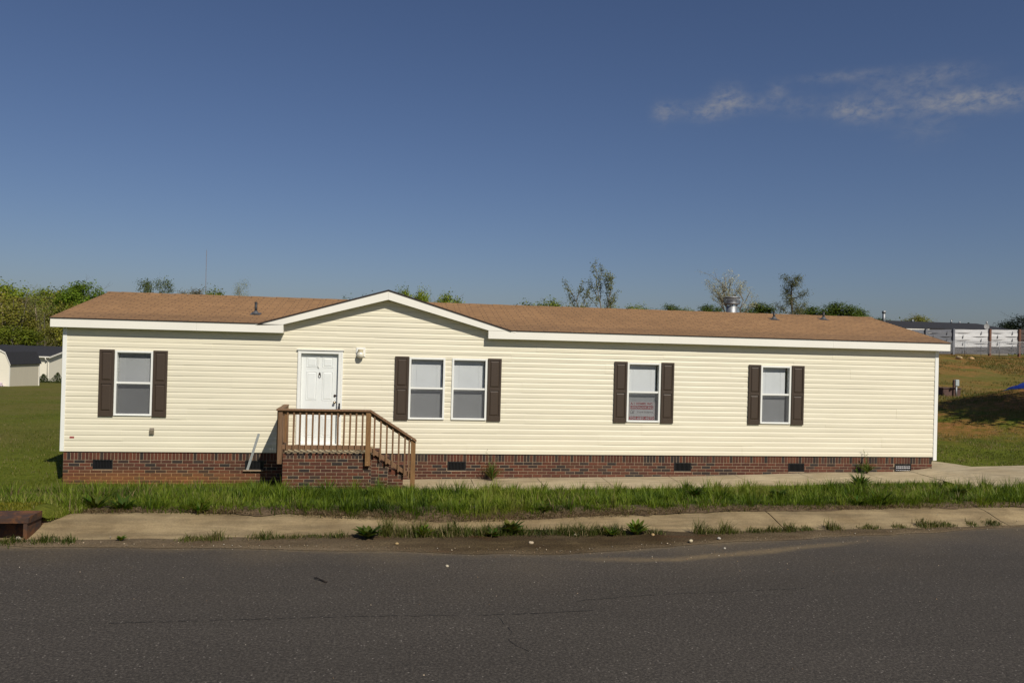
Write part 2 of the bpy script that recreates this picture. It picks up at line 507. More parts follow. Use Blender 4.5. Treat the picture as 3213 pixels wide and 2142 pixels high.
rdf = mth(N, L, 'MULTIPLY', rdf, ramp(N, L, n_t, [(.32, .25), (.55, 1.0)]))
c = mixc(N, L, rdf, c, rd)
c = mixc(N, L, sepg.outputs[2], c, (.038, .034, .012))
L.new(c, P.inputs['Base Color']); P.inputs['Roughness'].default_value = .95
P.inputs['Specular IOR Level'].default_value = .1
bump(N, L, P, n_f, 1.0, .05)
M['ground'] = m


def leaf_mat(name, trans=.35, rough=.6):
    m, N, L, P = new_mat(name)
    out = [n for n in N if n.type == 'OUTPUT_MATERIAL'][0]
    a = attr(N)
    L.new(a.outputs['Color'], P.inputs['Base Color']); P.inputs['Roughness'].default_value = rough
    P.inputs['Specular IOR Level'].default_value = .25
    tr = N.new('ShaderNodeBsdfTranslucent'); L.new(mixc(N, L, 1.0, a.outputs['Color'], (1.1, 1.15, .6), 'MULTIPLY'), tr.inputs[0])
    mx = N.new('ShaderNodeMixShader'); mx.inputs[0].default_value = trans
    L.new(P.outputs[0], mx.inputs[1]); L.new(tr.outputs[0], mx.inputs[2]); L.new(mx.outputs[0], out.inputs[0])
    return m
M['leaf'] = leaf_mat('leaves'); M['grass'] = leaf_mat('grass_blades', .42, .55)
M['bark'] = simple('grey_bark', (.13, .11, .085), .9, .4, 3, stretch=(3, 3, .6), usecol=True)
M['rust'] = None
m, N, L, P = new_mat('rusty_iron')
v = geo_pos(N, L)
a = noise_node(N, L, 7, 6, .7, v, .5)
c = ramp(N, L, a, [(.32, (.024, .020, .020)), (.46, (.060, .028, .015)), (.60, (.165, .062, .016)), (.75, (.045, .040, .040))])
L.new(c, P.inputs['Base Color']); P.inputs['Roughness'].default_value = .8
bump(N, L, P, a, .4, .01)
M['rust'] = m
M['stone'] = simple('pale_stone', (.55, .50, .42), .8, .2, 20, bmp=.3, usecol=True)
M['pale_siding'] = simple('pale_yellow_siding', (.80, .75, .62), .6, .04, 3, stretch=(.3, .3, 9))
M['shaded_beige_board'] = simple('shaded_beige_siding', (.56, .51, .40), .7, .05, 3, stretch=(9, 9, .3))  # beige toned down: the eave wall's weaker light is put into the colour
M['grey_wood'] = simple('grey_weathered_wood', (.155, .16, .18), .9, .2, 4, stretch=(1, 1, 5), usecol=True)
M['white_wood'] = simple('whitewashed_wood', (.62, .62, .62), .8, .12, 3, stretch=(.6, .6, 8), usecol=True)
M['red_post'] = simple('reddish_post', (.14, .065, .04), .9, .2, 5)
M['brown_box'] = simple('brown_box', (.085, .045, .035), .8, .25, 4)
M['tarp'] = simple('blue_tarp', (.012, .03, .24), .35, .25, 5, bmp=.3)
M['twig'] = simple('dark_twig', (.02, .014, .01), .9, .3, 30)
M['pinkwhite'] = simple('pale_bags', (.62, .52, .55), .5, .3, 5)


# ------------------------------------------------------------------ terrain
def lerp_pts(x, pts):
    xs = [p[0] for p in pts]; ys = [p[1] for p in pts]
    return np.interp(x, xs, ys)


def sstep(a, b, x):
    t = np.clip((x - a) / (b - a), 0, 1)
    return t * t * (3 - 2 * t)


def vnoise(x, y, scale, seed):
    """smooth value noise in -1..1"""
    r = np.random.default_rng(seed); T = r.uniform(-1, 1, (256, 256))
    u, w = np.asarray(x) / scale, np.asarray(y) / scale
    i, j = np.floor(u).astype(int), np.floor(w).astype(int)
    a, b = u - i, w - j
    a, b = a * a * (3 - 2 * a), b * b * (3 - 2 * b)
    g = lambda p, q: T[p % 256, q % 256]
    return (g(i, j) * (1 - a) + g(i + 1, j) * a) * (1 - b) + (g(i, j + 1) * (1 - a) + g(i + 1, j + 1) * a) * b


ROADZ = 0.776
ZB = [(-60, -1.0), (-20, -.85), (-7, -.69), (-2.5, -.66), (.4, -.63), (7, -.54), (10, -.44), (12.4, -.40), (13.2, -.32), (16, -.27), (24, -.1), (60, 0.4)]
KBACK = [(-60, -12.0), (-6, -10.30), (-2.9, -10.29), (2, -10.27), (6.6, -10.18), (12, -9.9), (60, -4)]
KFRONT = [(-60, -12.7), (-6, -11.02), (-2.8, -10.98), (-.3, -10.95), (1, -10.93), (3.54, -10.90), (4.9, -10.81), (6.3, -10.58), (9, -10.35), (12, -10.15), (60, -4.3)]
ROADF = [(-60, -12.75), (-6, -11.08), (-3.0, -11.08), (-1.35, -11.22), (-.2, -11.33), (.34, -11.42), (1.0, -11.50), (1.38, -11.51), (2.0, -11.40), (2.57, -11.25), (3.44, -11.1), (4.86, -10.90), (6.2, -10.68), (9, -10.45), (12, -10.25), (60, -4.4)]


def height(x, y):
    x, y = np.asarray(x, float), np.asarray(y, float)
    kb = lerp_pts(x, KBACK); zb = lerp_pts(x, ZB)
    d = y - kb                                          # metres behind the kerb
    # verge falls away from the road towards the house
    t = np.clip(d / 10.0, 0, 1)
    prof = np.interp(d, [0, .35, .8, 1.4, 2.0, 2.8, 3.6, 4.8, 6.4, 8.2, 10.2], [1.0, .998, .985, .935, .84, .67, .48, .25, .08, .01, 0.0])
    front = zb + (0.868 - zb) * prof
    # beyond the house line
    left = np.interp(y, [0, 12, 30, 47, 64, 120, 400], [-.69, -.80, -1.15, -1.62, -2.05, -2.6, -2.5])
    right = np.interp(y, [0, 3, 14, 28, 40, 54, 75, 120, 400], [-.27, -.22, -.05, -.02, 1.05, 2.72, 3.1, 2.6, 1.0])
    mound = 1.62 * np.exp(-.5 * (((x - 26.8) / 4.4) ** 2 + ((y - 9.8) / 3.3) ** 2))
    w = sstep(-2, 14, x - .62 * np.clip(y, 0, 200))
    w = sstep(-6, 13.5, x - np.clip(y - 10, 0, 200) * .35)
    back = left * (1 - w) + right * w + mound * sstep(14, 19, x)
    back = back + (zb - np.where(x < 3, -.69, -.27)) * np.clip(1 - y / 6, 0, 1) * 0
    b0 = np.interp(0, [0], [0])
    k = sstep(-.5, 3.0, y)
    z = front * (1 - k) + (back) * k
    z = z + vnoise(x, y, 2.3, 3) * .018 * sstep(.5, 2, d) + vnoise(x, y, 6, 4) * .06 * sstep(6, 20, y)
    drv = sstep(12.1, 12.6, x) * sstep(-4.2, -3.2, y) * (1 - sstep(-.4, .1, y - np.interp(x, [12.9, 13.0, 13.7, 14.04, 15.7, 30], [-.1, .9, .8, -.1, .15, 1.3])))
    z = z - .22 * drv
    # road corridor: well below the road sheet
    z = np.where(d < -.02, np.where(d < -.75, .60, .70), z)
    return z


gx = np.unique(np.round(np.concatenate([np.linspace(-600, -60, 25), np.arange(-60, -26, 1.2), np.arange(-26, 26, .3), np.arange(26, 70, .6), np.linspace(70, 700, 30)]), 3))
gy = np.unique(np.round(np.concatenate([np.linspace(-60, -14, 8), np.arange(-14, -11.2, .5), np.arange(-11.2, -8, .12), np.arange(-8, 14, .3), np.arange(14, 72, .7), np.linspace(72, 900, 36)]), 3))
XX, YY = np.meshgrid(gx, gy)
ZZ = height(XX, YY)
nx, ny = len(gx), len(gy)


def grid_faces(nx, ny):
    i = np.arange(nx - 1); j = np.arange(ny - 1)
    I, J = np.meshgrid(i, j)
    a = (J * nx + I).ravel()
    return np.stack([a, a + 1, a + nx + 1, a + nx], 1)


gf = grid_faces(nx, ny)
gc = np.zeros((nx * ny, 3))
xf, yf = XX.ravel(), YY.ravel()
gc[:, 0] = sstep(14, 19, xf) * sstep(2.5, 6, yf) * (1 - sstep(56, 75, yf)) * (.55 + .45 * np.exp(-.5 * ((yf - 8.5) / 3) ** 2) + .2 * vnoise(xf, yf, 3, 9))
gc[:, 0] = np.clip(gc[:, 0] + .35 * sstep(14, 19, xf) * sstep(38, 46, yf) * (1 - sstep(53, 56, yf)), 0, 1)
gc[:, 1] = np.clip(.55 * sstep(16, 34, yf) + .35 * sstep(12, 20, xf) * sstep(20, 30, yf) + np.where(xf < -6.9, sstep(1, 9, yf) * np.clip(.58 + .55 * vnoise(xf, yf, 4.5, 101) + .35 * vnoise(xf, yf, 1.4, 102), 0, 1), 0), 0, 1)
dd = yf - lerp_pts(xf, KBACK)
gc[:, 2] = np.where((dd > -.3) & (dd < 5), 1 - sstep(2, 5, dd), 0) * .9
ground_me = raw_mesh('ground', np.stack([xf, yf, ZZ.ravel()], 1), gf.ravel(), np.full(len(gf), 4), M['ground'], gc, True)
tag(add('ground', ground_me), kind='structure')

# ---- road
rx = np.unique(np.round(np.concatenate([np.linspace(-300, -10, 20), np.arange(-10, -4.5, .3), np.arange(-4.5, 8.5, .04), np.arange(8.5, 14, .3), np.linspace(14, 300, 20)]), 3))
rt = np.concatenate([np.linspace(0, 1.2, 34), np.linspace(1.3, 4.2, 30), np.array([6.0, 8.5])])
RX, RT = np.meshgrid(rx, rt)
edge = lerp_pts(RX, KFRONT) + 0.015
RY = edge - RT
dst = RT + (lerp_pts(RX, ROADF) - edge) * 1.0        # distance in front of the dirt edge
dist_edge = lerp_pts(RX, ROADF) - RY
jit = vnoise(RX, RY, .35, 21) * .05 + vnoise(RX, RY, .09, 22) * .02
sand = np.exp(-np.clip(dist_edge + jit, 0, 9) / .10) * .75
streak_pts = [(1.2, -11.60), (1.59, -11.655), (2.21, -11.70), (2.83, -11.54), (3.74, -11.29), (4.2, -11.13), (5.0, -10.98)]
sdist = np.abs(RY + jit * .7 - lerp_pts(RX, streak_pts))
samp = np.interp(RX, [1.0, 1.6, 2.2, 3.2, 3.9, 4.6], [0, .55, .95, .95, .6, 0])
sand = np.maximum(sand, np.exp(-(sdist / .075) ** 2) * samp)
sand = np.maximum(sand, np.exp(-np.clip(dist_edge, 0, 9) / .55) * .30 * (1 + .8 * vnoise(RX, RY, .5, 23)))
sand = np.clip(np.maximum(sand, np.exp(-np.clip(dist_edge, 0, 9) / 1.2) * .10), 0, 1)
RZ = np.full_like(RX, ROADZ)
rf = grid_faces(len(rx), len(rt))[:, ::-1]
rc = np.zeros((RX.size, 3)); rc[:, 0] = sand.ravel()
V = np.stack([RX.ravel(), RY.ravel(), RZ.ravel()], 1)
nV = len(V); loops = [rf.ravel()]; lps = [np.full(len(rf), 4)]; fms = [np.zeros(len(rf), int)]
extra, ef = [], []


def crack(pts, w):
    P_ = []
    for (a, b) in zip(pts[:-1], pts[1:]):
        n = max(2, int(math.dist(a, b) / .035))
        for k in range(n): P_.append((a[0] + (b[0] - a[0]) * k / n + rng.normal(0, .004), a[1] + (b[1] - a[1]) * k / n + rng.normal(0, .006)))
    P_.append(pts[-1])
    for k in range(len(P_) - 1):
        if rng.random() < .16: continue
        a, b = np.array(P_[k]), np.array(P_[k + 1])
        d = b - a; n_ = np.array([-d[1], d[0]]) / (np.linalg.norm(d) + 1e-9) * w * rng.uniform(.35, 1.0)
        i0 = nV + len(extra)
        for q in (a - n_, b - n_, b + n_, a + n_): extra.append((q[0], q[1], ROADZ + .002))
        ef.append((i0, i0 + 1, i0 + 2, i0 + 3))


crack([(-1.6, -12.90), (-.9, -12.88), (-.7, -12.89), (-.45, -12.87), (.01, -12.88), (.67, -12.90), (.98, -12.88), (1.27, -12.86)], .0035)
crack([(.66, -12.92), (.66, -13.0), (.70, -13.19), (.66, -13.32), (.70, -13.42), (.75, -13.5)], .003)
crack([(1.2, -12.68), (1.31, -12.65), (1.69, -12.58), (2.23, -12.54), (2.93, -12.49)], .003)
V = np.concatenate([V, np.array(extra)]); rc = np.concatenate([rc, np.zeros((len(extra), 3))])
ef = np.array(ef)
loops.append(ef.ravel()); lps.append(np.full(len(ef), 4)); fms.append(np.ones(len(ef), int))
tag(add('road', raw_mesh('road', V, np.concatenate(loops), np.concatenate(lps), [M['asphalt'], M['crack']], rc, True, np.concatenate(fms))), kind='structure')

# ---- rolled kerb in cast lengths with open joints
KP = [(-.06, .0), (0, .004), (.1, .010), (.25, .024), (.42, .048), (.58, .074), (.72, .091), (.85, .0985), (.96, .1), (1.0, .094), (1.0, -.15)]
kv, kf = [], []
joints = [-60, -30, -16, -8, -3.62, None, -2.892, .55, 3.62, 6.02, 9.1, 12.2, 15.5, 30, 60]
for a, b in zip(joints[:-1], joints[1:]):
    if a is None or b is None: continue
    xs = np.arange(a + .006, b - .006, .12) if b - a < 7 else np.linspace(a + .006, b - .006, 24)
    xs = np.append(xs, b - .006)
    base = len(kv)
    for x in xs:
        # the joint runs a little aslant, as the road bends
        y0, y1 = np.interp(x, *zip(*KFRONT)), np.interp(x, *zip(*KBACK))
        for t, h in KP:
            y = y0 + (y1 - y0) * t
            kv.append((x + (1 - t) * .05 * (1 if x > 5 else 0), y, ROADZ + h + .004 * math.sin(x * 1.7) + float(vnoise(x, y, .25, 31)) * .0025))
    n = len(KP)
    for i in range(len(xs) - 1):
        for j in range(n - 1):
            q = base + i * n + j
            kf.append((q, q + n, q + n + 1, q + 1))
    kf.append(tuple(base + j for j in range(n))); kf.append(tuple(base + (len(xs) - 1) * n + j for j in range(n - 1, -1, -1)))
mb = MB(); mb.mesh_faces(kv, kf, 0, (1, 1, 1), False)
tag(build('kerb', mb, M['kerb']), kind='structure')


def kerb_z(x, y):
    y0, y1 = lerp_pts(x, KFRONT), lerp_pts(x, KBACK)
    t = (y - y0) / (y1 - y0)
    return ROADZ + np.interp(t, [p[0] for p in KP[:-1]], [p[1] for p in KP[:-1]])


# ---- silt in the gutter
dx = np.arange(-5, 9.01, .045); dv = np.linspace(0, 1, 18)
DX, DV = np.meshgrid(dx, dv)
yf_ = lerp_pts(DX, ROADF) - .01 + vnoise(DX, DX * 0 + 3, .3, 41) * .03 + vnoise(DX, DX * 0 + 5, .08, 42) * .012
yb_ = np.interp(DX, [-5, -2.8, -2.2, -1.2, -.4, -.1, .2, 1.4, 2.3, 2.55, 2.8, 5, 9], [-10.96, -10.95, -10.95, -10.92, -10.88, -10.83, -10.79, -10.80, -10.82, -10.86, -10.88, -10.77, -10.30]) + vnoise(DX, DX * 0 + 8, .22, 43) * .025
DY = yf_ + (yb_ - yf_) * DV
DZ = np.maximum(kerb_z(DX, DY), ROADZ) + .0035 + .022 * np.sin(np.pi * np.clip(DV * .9, 0, 1)) * np.interp(DX, [-3, 0, 1.5, 3, 6], [.3, 1, 1.2, 1, .3]) + (vnoise(DX, DY, .1, 44) * .004) * np.sin(np.pi * DV)
fd = grid_faces(len(dx), len(dv))
SC_ = np.zeros((DX.size, 3)); SC_[:, 0] = np.clip(np.interp(DX, [-5, -1.2, -.3, .4, 2.2, 3.0, 4.2, 9], [.85, .8, .5, .18, .15, .4, .55, .6]) + .5 * np.exp(-((DV) / .12) ** 2) + .2 * vnoise(DX, DY, .25, 45), 0, 1).ravel()
tag(add('gutter_silt', raw_mesh('gutter_silt', np.stack([DX.ravel(), DY.ravel(), DZ.ravel()], 1), fd.ravel(), np.full(len(fd), 4), M['dirt'], SC_, True)), kind='structure')


def silt_z(x, y):
    return float(np.maximum(kerb_z(x, y), ROADZ)) + .02


# ---- dead thatch lapping over the back of the kerb
VED = [(-6, -10.31), (-2.9, -10.32), (-2.6, -10.36), (-1.9, -10.37), (-1.2, -10.42), (-.3, -10.52), (.3, -10.60), (.8, -10.60), (1.4, -10.53), (2.4, -10.46), (2.9, -10.38), (3.7, -10.34), (5.2, -10.28), (6.6, -10.19), (9, -10.05)]
tx = np.arange(-2.85, 9, .05); tv = np.linspace(0, 1, 12)
TX, TV = np.meshgrid(tx, tv)
ya = lerp_pts(TX, VED) + vnoise(TX, TX * 0, .3, 51) * .06 + vnoise(TX, TX * 0 + 9, .07, 52) * .025
ybk = lerp_pts(TX, KBACK) + .25
TY = ya + (ybk - ya) * TV
TZ = np.where(TY < lerp_pts(TX, KBACK), kerb_z(TX, TY), height(TX, TY)) + .006 + .03 * np.sin(np.pi * TV) + vnoise(TX, TY, .06, 53) * .008 * np.sin(np.pi * TV)
fd = grid_faces(len(tx), len(tv))
tag(add('dead_thatch', raw_mesh('dead_thatch', np.stack([TX.ravel(), TY.ravel(), TZ.ravel()], 1), fd.ravel(), np.full(len(fd), 4), M['thatch'], None, True)), kind='structure')

# ---- concrete walk along the front of the house, opening into the drive at its right end
mb = MB()
xs = np.arange(.15, 13.0, .35)
wz = lambda x: float(np.interp(x, [0, 2.15, 7, 10.2, 12.2, 12.9, 13.7, 15.7, 40], [-.575, -.545, -.482, -.385, -.36, -.27, -.235, -.235, -.1]))
cuts = [.15, 1.7, 3.2, 4.7, 6.3, 7.9, 9.5, 11.1]
for a, b in zip(cuts, cuts[1:] + [12.35]):
    k = np.linspace(a + .006, b - .006, 5)
    for p, q in zip(k[:-1], k[1:]):
        mb.face([(p, -1.25, wz(p) - .03), (q, -1.25, wz(q) - .03), (q, -.0, wz(q)), (p, -.0, wz(p))])
        mb.face([(p, -1.25, wz(p) - .25), (q, -1.25, wz(q) - .25), (q, -1.25, wz(q) - .03), (p, -1.25, wz(p) - .03)])
far = [(12.362, 0.0), (12.9, .0), (13.0, 1.0), (13.70, .95), (13.92, .50), (14.04, .02), (15.7, .27), (22, .9), (30, 1.5)]
near = [(12.362, -4), (12.9, -4), (13.0, -4), (13.7, -4), (13.92, -4), (14.04, -4), (15.7, -4), (22, -3.8), (30, -3.4)]
for i in range(len(far) - 1):
    a, b, c, d = near[i], near[i + 1], far[i + 1], far[i]
    zz = lambda p: wz(p[0]) - (.09 if p[1] < -1 else 0.0)
    mb.face([(a[0], a[1], zz(a)), (b[0], b[1], zz(b)), (c[0], c[1], wz(c[0])), (d[0], d[1], wz(d[0]))])
    mb.face([(a[0], a[1], zz(a) - .3), (b[0], b[1], zz(b) - .3), (b[0], b[1], zz(b)), (a[0], a[1], zz(a))])
    mb.face([(d[0], d[1], wz(d[0])), (c[0], c[1], wz(c[0])), (c[0], c[1], wz(c[0]) - .25), (d[0], d[1], wz(d[0]) - .25)])
tag(build('walkway', mb, M['walk']), kind='structure')

# ------------------------------------------------------------------ the house
house = thing('manufactured_home', (3.1, 3.1, -.6), 'long cream sided manufactured home with brown shingle roof, brown shutters and brick skirting', 'house')
E_ = .1157
XL, XR = -6.88, 13.056
WINS = [(-5.856, -5.094), (.273, 1.068), (1.219, 2.009), (5.247, 6.042), (8.492, 9.25)]
WZ0, WZ1 = .758, 2.127
DOOR = (-2.124, -1.163, .18, 2.23)
OPEN = [(a, b, WZ0, WZ1) for a, b in WINS] + [DOOR]
TOPL = lambda x: 2.768 + .287 * (x + 2.438) if x < -.219 else 3.405 - .287 * (x + .219)   # underside of the gable rake


def prof_y(t):
    return -.0135 if t <= .60 else -.0135 + .0115 * (t - .60) / .40


def siding_wall(mapf, s0, s1, z_top, opens, gable=None, seed=1):
    r = random.Random(seed)
    mb = MB()
    ncourse = int(math.ceil(z_top / E_))
    seams = {}
    for c in range(ncourse):
        d = c // 2
        if d not in seams:
            x = s0 + r.uniform(.8, 3.6); L_ = []
            while x < s1 - .4:
                L_.append(x); x += r.uniform(2.9, 3.8)
            seams[d] = L_
        z0, z1 = c * E_, min((c + 1) * E_, z_top)
        zs = sorted({z0, z0 + .6 * E_, z1} | ({gable[0]} if gable and z0 < gable[0] < z1 else set()) | {o[2] for o in opens if z0 < o[2] < z1} | {o[3] for o in opens if z0 < o[3] < z1})
        zs = [z for z in zs if z0 <= z <= z1]
        for k, (za, zb_) in enumerate(zip(zs[:-1], zs[1:])):
            if zb_ - za < 1e-5: continue
            zm = (za + zb_) / 2
            def lims(z):
                if gable is None or z < gable[0]: return s0, s1
                return max(s0, gable[1](z)), min(s1, gable[2](z))
            la, lb = lims(za + 1e-4), lims(zb_ - 1e-4)
            cuts = sorted([(o[0], o[1]) for o in opens if o[2] - 1e-6 <= zm <= o[3] + 1e-6])
            ints, cur = [], 'L'
            pieces = []
            left = None
            for o in cuts:
                pieces.append((left, o[0])); left = o[1]
            pieces.append((left, None))
            for p in pieces:
                lo, hi = p
                xs_ = [s for s in seams[d] if (lo is None or s > lo + .05) and (hi is None or s < hi - .05) and s > la[0] + .3 and s < la[1] - .3]
                bounds = [lo] + xs_ + [hi]
                for bi, (p0, p1) in enumerate(zip(bounds[:-1], bounds[1:])):
                    a0 = la[0] if p0 is None else p0; a1 = lb[0] if p0 is None else p0
                    b0 = la[1] if p1 is None else p1; b1 = lb[1] if p1 is None else p1
                    if b0 - a0 < .002: continue
                    off = -.0032 if (bi + d) % 2 else 0.0
                    tint = 1 + r.uniform(-.012, .012)
                    col = (tint, tint, tint)
                    ya, yb = prof_y((za - z0) / E_) + off, prof_y((zb_ - z0) / E_) + off
                    mb.face([mapf(a0, ya, za), mapf(b0, ya, za), mapf(b1, yb, zb_), mapf(a1, yb, zb_)], 0, col)
                    if k == 0: mb.face([mapf(a0, -.0015, za), mapf(b0, -.0015, za), mapf(b0, ya, za), mapf(a0, ya, za)], 0, col)
                    if p0 is not None and off < 0: mb.face([mapf(a0, ya - off, za), mapf(a0, ya, za), mapf(a1, yb, zb_), mapf(a1, yb - off, zb_)], 0, col)
                    if p1 is not None and off < 0: mb.face([mapf(b0, ya, za), mapf(b0, ya - off, za), mapf(b1, yb - off, zb_), mapf(b1, yb, zb_)], 0, col)
    return mb


gL = lambda z: -2.438 + (z - 2.768) / .287 - .22
gR = lambda z: 2.0 - (z - 2.768) / .287 + .22
mb = siding_wall(lambda s, y, z: (s, y, z), XL + .05, XR - .05, 3.44, OPEN, (2.60, gL, gR))
build('front_wall', mb, M['siding'], house)
DEP = 6.2
mbw = siding_wall(lambda s, y, z: (XL - y, DEP - s, z), 0.02, DEP - .05, 2.58, [], None, 2)
mr = siding_wall(lambda s, y, z: (XR + y * -1 - 0.0, s, z), 0.05, DEP - .02, 2.58, [], None, 3)
build('end_wall', mbw, M['siding'], house)
build('end_wall', mr, M['siding'], house)
mb = MB(); mb.box(XL, XR, DEP - .05, DEP, 0, 2.58)
build('rear_wall', mb, M['siding'], house)

# white corner posts
for s_, (xa, xb, z0) in enumerate(((XL - .012, XL + .07, .0), (XR - .085, XR + .012, -.088))):
    mb = MB(); mb.box(xa, xb, -.028, .06, z0, 2.575, bev=.006)
    build('corner_trim', mb, M['white_vinyl'], house)

# roof: main slopes, front gable, rakes
EZ, K_ = 2.765, .2167
YE, YR = -.225, 3.1
RZ_ = EZ + K_ * (YR - YE)
X0, X1 = -7.085, 13.245
mb = MB()
th = .016
sl = math.hypot(1, K_)
def R_face(pts, mi=0): mb.face(pts, mi, (1, 1, 1), False, [(p[0], (p[1] - YE) * sl) for p in pts])
nstrip = 24
for i in range(nstrip):                                 # stepped shingle courses
    a, b = YE + (YR - YE) * i / nstrip, YE + (YR - YE) * (i + 1) / nstrip
    za, zb_ = EZ + K_ * (a - YE), EZ + K_ * (b - YE)
    va, vb = (3.583 - za - th) / .297 - .03, (3.583 - zb_ - th) / .297 - .03      # half width of the gable roof at this course
    for xa0, xa1, xb0, xb1 in ((X0, -.22 - va, X0, -.22 - vb), (-.22 + va, X1, -.22 + vb, X1)):
        R_face([(xa0, a, za + th), (xa1, a, za + th), (xb1, b, zb_ + th - .007), (xb0, b, zb_ + th - .007)])
        R_face([(xa0, a, za + th - .008), (xa1, a, za + th - .008), (xa1, a, za + th), (xa0, a, za + th)], 1 if i == 0 else 0)
YB2 = 2 * YR - YE
R_face([(X0, YR, RZ_ + th - .007), (X1, YR, RZ_ + th - .007), (X1, YB2, EZ + th), (X0, YB2, EZ + th)])
mb.face([(X0, YE, EZ), (X0, YE, EZ + th), (X0, YR, RZ_ + th), (X0, YB2, EZ + th), (X0, YB2, EZ), (X0, YR, RZ_)], 1)
mb.face([(X1, YE, EZ), (X1, YE, EZ + th), (X1, YR, RZ_ + th), (X1, YB2, EZ + th), (X1, YB2, EZ), (X1, YR, RZ_)], 1)
for xa, xb in ((X0, -2.93), (2.49, X1)): mb.face([(xa, YE, EZ - .002), (xb, YE, EZ - .002), (xb, YE, EZ + th - .008), (xa, YE, EZ + th - .008)], 1)
# ridge caps
for i in range(66):
    xa = X0 + i * (X1 - X0) / 66; xb = xa + (X1 - X0) / 66 + .01
    if -1.0 < xa < .35: continue
    h = .012 + .004 * (i % 2)
    R_face([(xa, YR - .13, RZ_ - .13 * K_ + th + .004), (xb, YR - .13, RZ_ - .13 * K_ + th), (xb, YR, RZ_ + th + h), (xa, YR, RZ_ + th + h + .003)])
    R_face([(xa, YR, RZ_ + th + h + .003), (xb, YR, RZ_ + th + h), (xb, YR + .13, RZ_ - .13 * K_ + th), (xa, YR + .13, RZ_ - .13 * K_ + th)])
# front gable
GX, GZ, GS = -.22, 3.583, .297
def g_z(x): return GZ - GS * abs(x - GX)
xl, xr_ = -2.945, 2.505
xbl, xbr = GX - (GZ - (RZ_ + th)) / GS, GX + (GZ - (RZ_ + th)) / GS
YG = YE - .005
for sgn, xe, xb in ((-1, xl, xbl), (1, xr_, xbr)):
    pts = [(xe, YG, g_z(xe) + .004), (GX, YG, GZ + .004), (GX, YR + .5, GZ + .004), (xb, YR, RZ_ + th + .002)]
    if sgn > 0: pts = pts[::-1]
    mb.face(pts, 0, (1, 1, 1), False, [(p[1], abs(p[0] - xe) * 1.043) for p in pts])
    e = [(xe, YG, g_z(xe) - .022), (GX, YG, GZ - .022), (GX, YG, GZ + .004), (xe, YG, g_z(xe) + .004)]
    mb.face(e, 1)
mb.face([(xbl, YR, RZ_ + th), (GX, YR + .5, GZ + .004), (xbr, YR, RZ_ + th), (GX, YR + .3, RZ_)], 0, (1, 1, 1), False, [(0, 0), (1, 1), (1, 0), (0, 1)])
roof = build('roof', mb, [M['shingle'], M['shingle_edge']], house)

# fascia boards and soffits
YF0, YF1 = -.205, -.185
mb = MB()
def fa(x0, x1, z0l, z0r, z1l, z1r, y0=YF0, y1=YF1):
    mb.mesh_faces([(x0, y0, z0l), (x1, y0, z0r), (x1, y0, z1r), (x0, y0, z1l), (x0, y1, z0l), (x1, y1, z0r), (x1, y1, z1r), (x0, y1, z1l)],
                  [(0, 1, 2, 3), (5, 4, 7, 6), (4, 5, 1, 0), (3, 2, 6, 7), (4, 0, 3, 7), (1, 5, 6, 2)])
zb0 = 2.583
for a, b in ((-7.072, -4.2), (-4.198, -2.436)): fa(a, b, zb0, zb0, EZ - .003, EZ - .003)
for a, b in ((2.006, 5.93), (5.932, 10.2), (10.202, 13.232)): fa(a, b, zb0, zb0, EZ - .003, EZ - .003)
# returns close the cut ends
fa(-2.436, -2.424, zb0, zb0, 2.762, 2.762, YF0, -.002); fa(1.994, 2.006, zb0, zb0, 2.758, 2.758, YF0, -.002)
# gable rake boards, set a little proud
def rake(xa, xb):
    za, zb_ = g_z(xa) - .024, g_z(xb) - .024
    fa(xa, xb, max(za - .19, 2.762 if abs(xa - GX) > 2 else 0), max(zb_ - .19, 2.762 if abs(xb - GX) > 2 else 0), za, zb_, YF0 - .006, YF1)
rake(-3.0, -2.438); rake(-2.438, GX - .001); rake(GX + .001, 2.0); rake(2.0, 2.6)
# rakes of the two end gables
for xx0, xx1 in ((X0 + .012, X0 + .034), (X1 - .034, X1 - .012)):
    mb.mesh_faces([(xx0, -.18, EZ - .17), (xx1, -.18, EZ - .17), (xx1, YR, RZ_ - .17), (xx0, YR, RZ_ - .17), (xx0, -.18, EZ - .004), (xx1, -.18, EZ - .004), (xx1, YR, RZ_ - .004), (xx0, YR, RZ_ - .004)],
                  [(0, 1, 2, 3), (4, 7, 6, 5), (0, 4, 5, 1), (0, 3, 7, 4), (1, 5, 6, 2)])
    mb.mesh_faces([(xx0, YR, RZ_ - .17), (xx1, YR, RZ_ - .17), (xx1, YB2 - .02, EZ - .17), (xx0, YB2 - .02, EZ - .17), (xx0, YR, RZ_ - .004), (xx1, YR, RZ_ - .004), (xx1, YB2 - .02, EZ - .004), (xx0, YB2 - .02, EZ - .004)],
                  [(0, 1, 2, 3), (4, 7, 6, 5), (0, 3, 7, 4), (1, 5, 6, 2), (2, 6, 7, 3)])
build('fascia', mb, M['white_trim'], house)
mb = MB()
mb.box(X0 + .035, -2.437, YF1 + .001, .02, 2.585, 2.60); mb.box(2.007, X1 - .035, YF1 + .001, .02, 2.585, 2.60)
mb.face([(-2.424, YF1, 2.775), (GX, YF1, 3.408), (GX, .03, 3.408), (-2.424, .03, 2.775)]); mb.face([(GX, YF1, 3.408), (1.994, YF1, 2.775), (1.994, .03, 2.775), (GX, .03, 3.408)])
build('soffit', mb, M['white_trim'], house)
